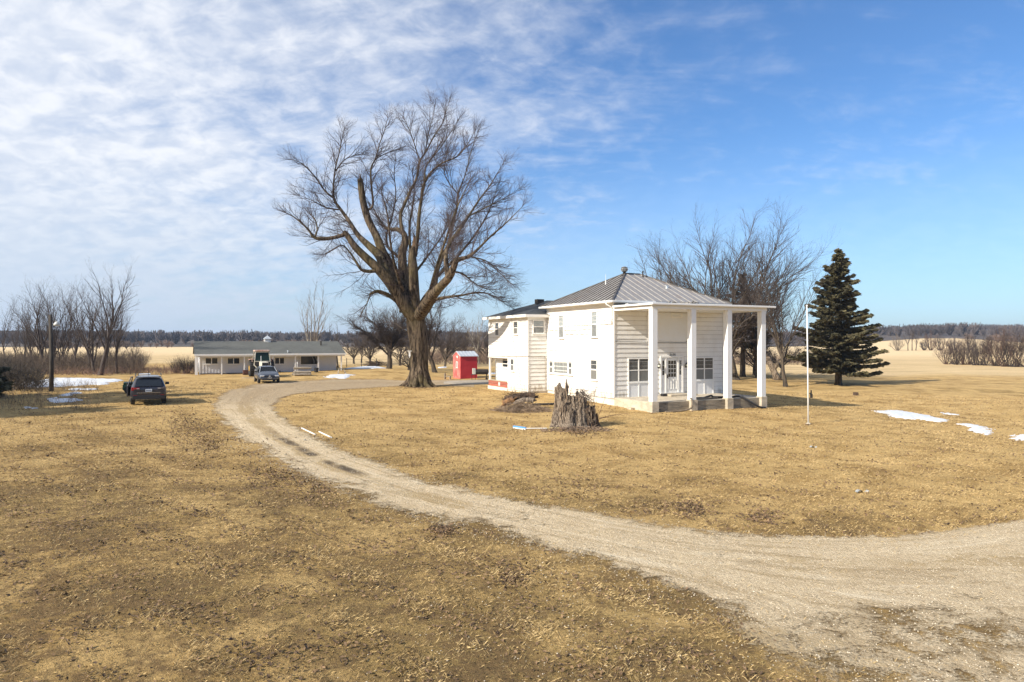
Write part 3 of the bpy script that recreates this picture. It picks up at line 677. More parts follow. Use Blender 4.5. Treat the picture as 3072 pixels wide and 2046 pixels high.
b = MB(); b.tube([(-1.66, 11.6, 6.0), (-1.68, 11.4, 4.6), (-1.66, 10.9, 3.4), (-1.66, 10.2, 1.8), (-1.67, 9.9, .9)], .011, 4); b.tube([(-1.66, 11.45, 5.9), (-1.70, 10.9, 5.0), (-1.66, 10.4, 4.2)], .009, 4); b.build('loose_cable', M_OLDWOOD, H)
# corner porch: brick knee wall, floor, post
b = MB(); b.box(-1.6, -1.4, 12.302, 16.0, .50, .96); b.box(-1.398, -.9, 15.8, 16.0, .50, .96); kn = b.build('brick_knee_wall', M_BRICK, H)
b = MB(); b.box(-1.64, -1.36, 12.304, 16.04, .962, 1.01); b.build('coping', M_CONC, kn)
b = MB()
for (u0, u1, v0, v1) in ((0, .09, .58, .9), (.20, .29, .58, .9), (.09, .2, .70, .78)): b.box(-1.615, -1.601, 13.75+u0, 13.75+u1, v0, v1)
b.build('letter_h', M_WHITEP, kn)
b = MB(); b.box(-1.66, -.9, 12.302, 16.04, .0, .498); b.build('porch_footing', M_FOUND, H)
b = MB(); b.box(-1.58, -1.44, 15.84, 15.98, 1.012, 2.918); b.build('corner_post', M_TRIM, H)
b = MB(); b.box(-.98, -.86, 15.96, 16.03, .96, 2.91); b.build('corner_board', M_TRIM, H)

# columned porch
b = MB(); b.box(.02, 9.06, -3.86, -.002, .30, .60); b.build('porch_floor', M_CONC, H)
b = MB(); b.box(.04, 9.04, -3.90, -3.862, -.6, .575); b.build('porch_front_wall', M_CONCD, H)
for nm, q_ in (('porch_side_wall', (.0, .16, -3.861, -.002, -.6, .59)), ('porch_side_wall', (8.9, 9.08, -3.861, -.002, -.8, .59)), ('concrete_block', (-.3, -.001, -2.2, -1.75, -.1, .16))):
    b = MB(); b.box(*q_); b.build(nm, M_CONC, H)
COLX = [.08, 2.98, 5.83, 8.68]
for cx in COLX:
    b = MB(); b.box(cx-.25, cx+.25, -4.1, -3.62, -.8, .66); b.build('pier', M_CONC, H, bevel=.02)
    b = MB(); b.box(cx-.185, cx+.185, -4.04, -3.67, .66, 6.10); b.build('column', M_COL, H, bevel=.012)
b = MB(); b.box(-.12, 8.95, -4.04, -3.70, 6.102, 6.36); b.box(-.12, .10, -3.698, -.05, 6.102, 6.36); b.box(8.73, 8.95, -3.698, -.05, 6.102, 6.36); pb = b.build('porch_beam', M_TRIM, H)
b = MB(); b.box(.102, 8.728, -3.698, -.05, 6.13, 6.17); b.build('porch_ceiling', M_PANELW, H)
b = MB(); b.box(-.22, 9.40, -4.2, -.02, 6.362, 6.41); pr = b.build('porch_roof', M_SHINGLE, H)
b = MB(); b.box(-.30, 9.48, -4.30, -4.202, 6.31, 6.43); b.box(-.30, -.222, -4.201, -.2, 6.31, 6.43); b.build('gutter', M_GUTTER, pr, bevel=.02)
b = MB(); r_ = random.Random(8)
for i in range(46):
    x = 2.3+r_.gauss(.8, .7); y = -3.6+r_.random()*1.5; a = r_.random()*6.3; l = r_.uniform(.15, .6)
    b.bar((x, y, 6.44+r_.random()*.16), (x+l*math.cos(a), y+l*math.sin(a), 6.44+r_.random()*.22), r_.uniform(.04, .2), .02)
b.build('torn_roofing', varied('roof_debris', (.10, .09, .08), (.45, .42, .38), 5, .9), pr)
b = MB(); b.box(3.2, 8.9, -1.4, -1.2, 6.42, 6.47); b.box(.3, 3.2, -.9, -.6, 6.45, 6.56, Matrix.Rotation(.02, 4, 'Y')); b.build('flashing_strip', M_WHITEP, pr)
b = MB(); b.box(3.75, 5.95, -.98, -.145, .602, .72); b.build('door_step', M_CONC, H, bevel=.01)
b = MB(); b.box(3.40, 3.70, -.62, -.33, .602, .76); bb = b.build('black_box', M_BLACKP, None, loc=(6.5, 43.4, 0), rz=TH); bb.name = 'storage_bin'; tag(bb, 'small black bin on the porch floor left of the door step', 'bin')
# drain hose on the porch
def hw(x, y, z): a = HF.world(x, y); return (a[0], a[1], z)
hose = [hw(5.4, -3.4, .66), hw(4.2, -3.5, .65), hw(3.1, -3.55, .66), hw(2.9, -3.75, .75), hw(2.78, -4.05, .72), hw(2.62, -4.3, .45), hw(2.35, -4.5, .22), hw(1.8, -4.45, .10), hw(1.0, -4.35, .07), hw(.6, -4.3, .06)]
hv = catmull([Vector(p) for p in hose], 5)
b = MB(); b.tube(hv, .055, 8); tag(b.build('drain_hose', varied('old_rubber', (.12, .09, .06), (.2, .16, .11), 2, .6), smooth=True), 'brown hose hanging over the porch edge beside the second column', 'hose')
hose = [hw(3.4, -3.3, .67), hw(4.1, -3.35, .68), hw(4.5, -3.2, .66), hw(4.9, -3.4, .80), hw(5.2, -3.35, .70), hw(6.4, -3.5, .67), hw(6.7, -3.7, .72), hw(6.95, -4.0, .66), hw(7.3, -4.35, .35), hw(7.8, -4.5, .08), hw(8.4, -4.45, .0)]
hv = catmull([Vector(p) for p in hose], 5)
b = MB(); b.tube(hv, .065, 8); tag(b.build('drain_hose', M_BLACKP, smooth=True), 'black hose lying on the porch and dropping off beside the third column', 'hose')
# ------------------------------------------------------------------ low shed
SF = Frame(-33.5, 72, TH); SG = .62
SH = empty('long_shed', (SF.o[0], SF.o[1], 0), TH, 'long low white board shed with grey green shingle roof and an open front porch', 'shed')
SL = 15.9; SZE, SZR = 2.78, 4.18
b = MB(); b.box(.55, 15.1, 1.5, 8.4, .70, 2.72); b.add([(.55, 1.5, 2.72), (.55, 8.4, 2.72), (.55, 4.6, 4.05)], [(0, 2, 1)]); b.add([(15.1, 1.5, 2.72), (15.1, 8.4, 2.72), (15.1, 4.6, 4.05)], [(0, 1, 2)]); b.build('wall', M_SHEDW, SH)
b = MB(); x = .6
while x < 15.1: b.box(x, x+.045, 1.475, 1.499, .74, 2.70); x += .31
b.build('wall_batten', M_SHEDW, SH)
b = MB(); b.box(.5, 15.15, 1.42, 1.498, .1, .698); b.build('foundation', varied('shed_base', (.08, .065, .05), (.2, .16, .12), 2, .9), SH)
b = MB(); y_ = 4.5
b.add([(0, 0, SZE), (SL, 0, SZE), (SL, y_, SZR), (0, y_, SZR), (0, 9, SZE), (SL, 9, SZE)], [(0, 1, 2, 3), (3, 2, 5, 4)])
b.add([(0, 0, SZE-.1), (SL, 0, SZE-.1), (SL, y_, SZR-.1), (0, y_, SZR-.1), (0, 9, SZE-.1), (SL, 9, SZE-.1)], [(3, 2, 1, 0), (4, 5, 2, 3)])
b.add([(0, 0, SZE), (0, y_, SZR), (0, 9, SZE), (0, 9, SZE-.1), (0, y_, SZR-.1), (0, 0, SZE-.1)], [(0, 1, 4, 5), (1, 2, 3, 4)]); b.add([(SL, 0, SZE), (SL, y_, SZR), (SL, 9, SZE), (SL, 9, SZE-.1), (SL, y_, SZR-.1), (SL, 0, SZE-.1)], [(5, 4, 1, 0), (4, 3, 2, 1)])
b.build('roof', M_SHEDROOF, SH)
b = MB(); b.box(-.02, SL+.02, -.12, -.004, SZE-.15, SZE+.02); b.build('gutter', M_GUTTER, SH)
b = MB(); b.box(.1, SL-.1, .0, 1.47, SZE-.12, SZE-.105); b.box(.1, SL-.1, .05, .18, SZE-.30, SZE-.121); b.build('porch_soffit', M_PANELW, SH)
for px in (665, 733, 819, 886, 955, 1024):
    x, y, z = SF.plane(px, 1100, 'y', .15); b = MB(); b.box(x-.06, x+.06, .09, .21, .45, SZE-.301); b.build('porch_post', M_TRIM, SH)
b = MB(); b.box(.05, .33, .05, .25, .35, SZE-.301); b.build('porch_post', M_TRIM, SH)
b = MB(); b.tube([(.52, .0, 2.6), (.52, .1, 2.4), (.52, .12, .62), (.3, -.2, .56), (-1.3, .9, .60)], .05, 7); b.build('downspout', M_TRIM, SH, smooth=True)
def shedwin(pxa, pya, pxb, pyb, nm, cols=2):
    a = SF.plane(500+pxa/3.8, 940+pya/3.8, 'y', 1.5); c = SF.plane(500+pxb/3.8, 940+pyb/3.8, 'y', 1.5)
    return window('y', 1.475, a[0], c[0], c[2], a[2], cols, rail=False, sill=(cols == 2), fr=.05, proud=.06, parent=SH)
shedwin(438, 506, 585, 578, 'w'); shedwin(690, 506, 834, 578, 'w'); shedwin(1230, 504, 1342, 578, 'w')
bw = shedwin(1523, 482, 1720, 584, 'w', 1)
a = SF.plane(500+1670/3.8, 1067, 'y', 1.4)
b = MB(); b.tube([(a[0]-.15, 1.42, 2.5), (a[0]+.1, 1.40, 1.9), (a[0]+.1, 1.42, 1.55)], .03, 5); b.tube([(a[0]+.2, 1.42, 2.5), (a[0]+.45, 1.4, 1.9), (a[0]+.5, 1.42, 1.6)], .03, 5); b.build('hanging_curtain', M_BLIND, bw)
a = SF.plane(500+972/3.8, 940+483/3.8, 'y', 1.5); c = SF.plane(500+1030/3.8, 1110, 'y', 1.5)
b = MB(); b.box(a[0], c[0]+.1, 1.40, 1.474, .75, 2.55); dd = b.build('door', M_PANELW, SH)
b = MB(); b.box(a[0]+.12, c[0]-.02, 1.385, 1.398, 1.75, 2.42); b.build('pane', M_GLASS, dd)
# cupola
a = SF.plane(802, 1024, 'y', 4.5); cx = a[0]
b = MB(); b.box(cx-.34, cx+.34, 4.5-.34, 4.5+.34, 3.95, 4.46); cu_ = b.build('cupola', M_WHITEP, SH)
b = MB(); b.add([(cx-.44, 4.06, 4.45), (cx+.44, 4.06, 4.45), (cx+.44, 4.94, 4.45), (cx-.44, 4.94, 4.45), (cx, 4.5, 4.85)], [(0, 1, 4), (1, 2, 4), (2, 3, 4), (3, 0, 4), (3, 2, 1, 0)]); b.lathe([(.02, 0), (.04, .05), (.015, .12)], 6, (cx, 4.5, 4.83)); b.build('cupola_roof', M_TIN, cu_)
b = MB()
for k in range(4): b.box(cx-.25, cx+.25, 4.148, 4.158, 4.22+k*.05, 4.24+k*.05)
b.build('louvre', M_PANELW, cu_)
a = SF.plane(962.5, 1036, 'y', 3.0)
b = MB(); b.tube([(a[0], 3.0, 3.6), (a[0], 3.0, 4.22)], .09, 8); b.build('flue_pipe', M_IRON, SH)
b = MB(); b.tube([(9.5, .4, 2.85), (9.5, .4, 3.05)], .05, 6); b.lathe([(.09, 0), (.07, .08)], 8, (9.5, .4, 3.05)); b.build('vent_cap', M_TIN, SH)

# things in front of the shed
p = at(907, 1127)
lp = empty('log_pile', p, TH, 'pile of pale weathered logs lying in front of the low shed', 'log pile')
r = random.Random(4)
for k in range(9):
    row = k//4; y = (k % 4)*.24-.36+row*.12; z = .13+row*.22+(.2 if k == 8 else 0); l = r.uniform(.75, .95)
    b = MB(); b.tube([(-l, y, z), (-l*.3, y+r.uniform(-.02, .02), z+.01), (l*.4, y, z-.01), (l, y, z)], [r.uniform(.11, .14), r.uniform(.11, .14), .12, r.uniform(.1, .13)], 9)
    b.build('log', M_PALEB if k % 2 else M_OLDWOOD, lp)
p2 = at(892, 1120); b = MB(); b.tube([(0, 0, 0), (0, 0, 1.05)], .035, 6); b.lathe([(.06, 1.05), (.05, 1.2), (.02, 1.25)], 6); tag(b.build('standpipe', M_WHITEP, loc=p2), 'thin white upright pipe rising behind the log pile', 'pipe')
p = at(949, 1117); b = MB(); b.lathe([(.22, 0), (.26, .45), (.28, .46), (.28, .50), (.2, .5)], 12); b.bar((-.15, 0, .5), (-.15, 0, .75), .04); b.bar((.12, 0, .5), (.12, 0, .75), .04)
tag(b.build('bucket', M_BLACKP, loc=p), 'black tub with two handles by the right hand shed posts', 'bucket')
p = at(1024, 1121); tr = empty('sawhorse', p, TH, 'small pale trestle at the right corner of the low shed', 'trestle')
for nm, q0, q1 in (('leg', (-.35, -.2, 0), (-.25, 0, .5)), ('leg', (-.35, .2, 0), (-.25, 0, .5)), ('leg', (.45, -.2, 0), (.25, 0, .5)), ('leg', (.45, .2, 0), (.25, 0, .5)), ('beam', (-.35, 0, .52), (.4, 0, .52))):
    b = MB(); b.bar(q0, q1, .07); b.build(nm, M_OLDWOOD, tr)

# ------------------------------------------------------------------ red hut
p = at(1381.6, 1136.5)
RH = empty('red_hut', p, TH, 'tall narrow red plywood hut with a tin roof beside the farmhouse', 'hut')
b = MB(); b.box(0, 1.82, .0, 2.0, -.1, 2.30); b.add([(0, 0, 2.3), (0, 2, 2.3), (0, 1.0, 2.72)], [(0, 2, 1)]); b.add([(1.82, 0, 2.3), (1.82, 2, 2.3), (1.82, 1.0, 2.72)], [(0, 1, 2)]); b.build('wall', M_RED, RH)
b = MB(); b.box(-.02, -.001, .0, 2.0, -.08, 2.30); b.add([(-.02, 0, 2.3), (-.02, 2, 2.3), (-.02, 1.0, 2.70)], [(0, 2, 1)])
for yy in (.5, .98, 1.45): b.box(-.035, -.021, yy, yy+.05, -.05, 2.2)
b.build('faded_front', M_REDF, RH)
b = MB(); b.add([(-.1, -.12, 2.28), (1.95, -.12, 2.28), (1.95, 1.0, 2.77), (-.1, 1.0, 2.77), (-.1, 2.12, 2.28), (1.95, 2.12, 2.28), (-.1, -.12, 2.24), (1.95, -.12, 2.24), (1.95, 1.0, 2.72), (-.1, 1.0, 2.72), (-.1, 2.12, 2.24), (1.95, 2.12, 2.24)],
    [(0, 1, 2, 3), (3, 2, 5, 4), (9, 8, 7, 6), (10, 11, 8, 9), (0, 3, 9, 6), (3, 4, 10, 9), (1, 7, 8, 2), (2, 8, 11, 5), (0, 6, 7, 1)])
for k in range(6): xx = -.02+k*.36; b.bar((xx, -.12, 2.30), (xx, 1.0, 2.79), .03); b.bar((xx, 2.12, 2.30), (xx, 1.0, 2.79), .03)
b.build('roof', M_TIN, RH)
b = MB(); y0_, y1_, z0_, z1_ = .62, 1.12, 1.05, 1.72
for u0, u1, v0, v1 in ((y0_, y1_, z1_-.07, z1_), (y0_, y1_, z0_, z0_+.07), (y0_, y0_+.07, z0_, z1_), (y1_-.07, y1_, z0_, z1_)): b.box(-.06, -.036, u0, u1, v0, v1)
hwin = b.build('window', M_TRIM, RH); b = MB(); b.box(-.045, -.036, y0_+.07, y1_-.07, z0_+.07, z1_-.07); b.build('pane', M_GREYG, hwin)
b = MB(); b.box(-.052, -.046, .85, .88, z0_+.07, z1_-.07); b.build('muntin', M_TRIM, hwin)
b = MB(); b.box(-.03, -.022, .75, 1.05, 2.08, 2.3); b.build('white_plate', M_WHITEP, RH)

# smoker grill
p = at(1428, 1139.5); G = empty('barrel_grill', p, math.radians(8), 'black barrel grill on thin legs between the red hut and the farmhouse', 'grill')
b = MB(); b.lathe([(.02, -.75), (.2, -.74), (.26, -.68), (.26, .5), (.2, .56), (.02, .57)], 14, (.65, 0, .78), 'x'); b.build('barrel', M_IRON, G, smooth=False)
b = MB(); b.box(-.35, -.05, -.26, .26, .55, 1.12); b.build('firebox', varied('grey_metal', (.38, .37, .33), (.5, .48, .44), 3, .6), G, bevel=.02)
b = MB(); b.box(-.5, -.1, -.3, .3, .50, .53); b.box(.2, 1.1, -.42, -.27, .62, .65); b.build('shelf', M_IRON, G)
for lx, ly in ((-.42, -.25), (-.05, .25), (1.05, -.22), (1.05, .22)): b = MB(); b.tube([(lx, ly, 0), (lx, ly, .58)], .025, 6); b.build('leg', M_IRON, G)
for ly in (-.27, .27): b = MB(); b.lathe([(.10, -.02), (.10, .02)], 12, (1.05, ly, .10), 'y'); b.build('wheel', M_BLACKP, G)
# little wooden seat near the tree
p = at(1343, 1139); st_ = empty('low_bench', p, math.radians(-10), 'small pale wooden stool on the grass between the great tree and the red hut', 'stool')
b = MB(); b.box(-.28, .28, -.18, .18, .30, .36); b.build('seat', M_OLDWOOD, st_); b = MB(); b.box(-.30, -.25, -.2, .2, .1, .62); b.build('backrest', M_OLDWOOD, st_)
for lx in (-.25, .25):
    for ly in (-.14, .14): b = MB(); b.bar((lx, ly, 0), (lx, ly, .3), .06); b.build('leg', M_OLDWOOD, st_)

# ------------------------------------------------------------------ pole lamp, flagpole, wires
p = at(154, 1174)
LPo = empty('light_pole', p, 0, 'dark wooden yard light pole standing by the snow on the left', 'light pole')
b = MB(); b.tube([(0, 0, -.2), (.02, 0, 2.5), (-.08, 0, 5.6)], [.16, .14, .11], 10); b.build('pole', varied('creosote_wood', (.03, .025, .02), (.08, .065, .05), 3, .9, 0, (3, 3, .4)), LPo, smooth=True)
b = MB(); b.tube([(0, 0, 5.0), (.25, -.05, 5.15), (.45, -.1, 5.1)], .025, 6); b.build('bracket', M_IRON, LPo)
b = MB(); b.lathe([(.04, .18), (.10, .14), (.2, .0), (.21, -.1), (.1, -.16)], 12, (.46, -.1, 4.92)); b.build('lamp_head', varied('lamp_casing', (.5, .5, .45), (.62, .62, .58), 4, .4), LPo, smooth=True)
pc = p+Vector((-.06, 0, 4.9)); a_ = P3(-60, 985, 49)
cv = [pc.lerp(a_, i/10)-Vector((0, 0, .35*math.sin(math.pi*i/10))) for i in range(11)]
b = MB(); b.tube(cv, .018, 5); tag(b.build('power_line', M_BLACKP), 'thin black wire running left from the yard light pole', 'wire')
p = at(2425, 1272)
fp = empty('flagpole', p, 0, 'bare thin white flagpole standing alone on the lawn', 'flagpole')
b = MB(); b.tube([(0, 0, -.1), (-.03, 0, 3), (-.08, 0, 6.3)], [.042, .036, .026], 10); b.build('pole', M_PVC, fp, smooth=True)
b = MB(); b.lathe([(.01, 6.28), (.05, 6.32), (.05, 6.36), (.01, 6.4)], 10, (-.08, 0, 0)); b.build('finial', M_PVC, fp, smooth=True)
b = MB(); b.bar((.04, 0, 1.62), (.14, -.02, 1.68), .04); b.box(.10, .2, -.08, .04, 1.40, 1.62); b.box(.11, .17, -.05, .0, 1.62, 1.82); b.build('cleat_box', M_IRON, fp)
b = MB(); b.lathe([(.16, -.02), (.12, .05), (.06, .07)], 10); b.build('base_collar', M_CONC, fp)

# ------------------------------------------------------------------ bare trees
def tubes_np(chains, k):
    """chains: list of (P (n,3), R (n,)); returns V,F for quads"""
    byn = {}
    for P, R in chains: byn.setdefault(len(P), []).append((P, R))
    Vs, Fs, off = [], [], 0
    ang = np.arange(k)*2*np.pi/k
    for n, L in byn.items():
        P = np.array([c[0] for c in L], dtype=float); R = np.array([c[1] for c in L], dtype=float); m = len(L)
        D = np.empty_like(P); D[:, 1:-1] = P[:, 2:]-P[:, :-2]; D[:, 0] = P[:, 1]-P[:, 0]; D[:, -1] = P[:, -1]-P[:, -2]
        D /= np.linalg.norm(D, axis=2, keepdims=True)+1e-9
        mean = P[:, -1]-P[:, 0]; mean /= np.linalg.norm(mean, axis=1, keepdims=True)+1e-9
        ref = np.where((np.abs(mean[:, 2:3]) > .8), np.array([[1., 0, 0]]), np.array([[0, 0, 1.]]))[:, None, :]
        A = np.cross(D, ref); A /= np.linalg.norm(A, axis=2, keepdims=True)+1e-9; B = np.cross(A, D)
        ring = P[:, :, None, :]+(A[:, :, None, :]*np.cos(ang)[None, None, :, None]+B[:, :, None, :]*np.sin(ang)[None, None, :, None])*R[:, :, None, None]
        Vs.append(ring.reshape(-1, 3))
        idx = off+np.arange(m*n*k).reshape(m, n, k)
        a = idx[:, :-1, :]; b_ = np.roll(idx, -1, axis=2)[:, :-1, :]; c = np.roll(idx, -1, axis=2)[:, 1:, :]; d = idx[:, 1:, :]
        Fs.append(np.stack([a, b_, c, d], -1).reshape(-1, 4)); off += m*n*k
    return np.concatenate(Vs), np.concatenate(Fs)

def nrm(v): return v/(np.linalg.norm(v)+1e-9)
def path(rg, p, d, L, n, wander, trop):
    P = [p]; s = L/(n-1); d = nrm(d)
    for i in range(n-1):
        d = nrm(d+rg.normal(0, wander, 3)+np.array([0, 0, trop])); p = p+d*s; P.append(p)
    return np.array(P), d
def side_dir(rg, d, ang, flat=0.0):
    v = rg.normal(0, 1, 3); v -= d*np.dot(v, d); v = nrm(v); v[2] *= (1-flat); v = nrm(v)
    return nrm(d*math.cos(ang)+v*math.sin(ang))
def unit(A): return A/(np.linalg.norm(A, axis=-1, keepdims=True)+1e-9)
def grow(rg, P, R, sp):
    """all children of many branches at once: P (m,n,3), R (m,n)"""
    per, L0, t0, ang, wand, trop, rmax, npt = sp
    m, n = R.shape; plen = np.linalg.norm(np.diff(P, axis=1), axis=2).sum(1)
    cnt = np.maximum(1, np.round(per*plen+rg.random(m)-.5).astype(int)); par = np.repeat(np.arange(m), cnt)
    first = np.repeat(np.cumsum(cnt)-cnt, cnt); i = np.arange(len(par))-first
    t_ = np.minimum(t0+(1-t0)*(i+rg.random(len(par)))/cnt[par], .999); f = t_*(n-1); j = f.astype(int); u_ = (f-j)[:, None]
    p = P[par, j]*(1-u_)+P[par, j+1]*u_; d = unit(P[par, j+1]-P[par, j]); r = R[par, j]*(1-u_[:, 0])+R[par, j+1]*u_[:, 0]
    L = L0*(.55+.8*rg.random(len(par)))*(1.28-.85*t_)
    v = rg.normal(0, 1, (len(par), 3)); v -= d*(d*v).sum(1, keepdims=True); v = unit(v); v[:, 2] *= .75
    a = (ang*(.65+.7*rg.random(len(par))))[:, None]; dd = unit(d*np.cos(a)+v*np.sin(a))
    Q = [p]; s_ = (L/(npt-1))[:, None]
    for k in range(npt-1):
        dd = unit(dd+rg.normal(0, wand, dd.shape)+np.array([0, 0, trop])); p = p+dd*s_; Q.append(p)
    r0 = np.minimum(r*.75, rmax*(.7+.4*rg.random(len(par)))); tt = np.linspace(1, .32, npt)
    return np.stack(Q, 1), np.maximum(r0[:, None]*tt, .0035)
def resample(P, R, n):
    s_ = np.linspace(0, len(P)-1, n); j = np.minimum(s_.astype(int), len(P)-2); u_ = (s_-j)[:, None]
    return P[j]*(1-u_)+P[j+1]*u_, R[j]*(1-u_[:, 0])+R[j+1]*u_[:, 0]
def tubes_lv(P, R, k):
    return tubes_np(list(zip(P, R)), k) if len(P) else None
def join(parts):
    Vs, Fs, off = [], [], 0
    for V, F in parts: Vs.append(V); Fs.append(F+off); off += len(V)
    return np.concatenate(Vs), np.concatenate(Fs)
def emit_tree(name, base, limbs, levels, label, group=None, bark=M_BARK, twig=M_TWIG, cat='tree', kmain=8, thick=1):
    root = empty(name, base, 0, label, cat, group); o = np.array(base)
    V, F = tubes_np([(c[0]-o, c[1]) for c in limbs], kmain); np_obj('trunk', V, F, bark, root, smooth=True)
    parts = [tubes_lv(P-o, R, 5 if i < thick else 3) for i, (P, R) in enumerate(levels)]
    V, F = join(parts); cr = np_obj('crown', V, F, twig, root)
    return root
def spline_limb(pts, rad, n=4):
    P = catmull([Vector(p) for p in pts], n); Rr = catmull([Vector((r, 0, 0)) for r in rad], n)
    return np.array([tuple(p) for p in P]), np.array([max(.006, r[0]) for r in Rr])

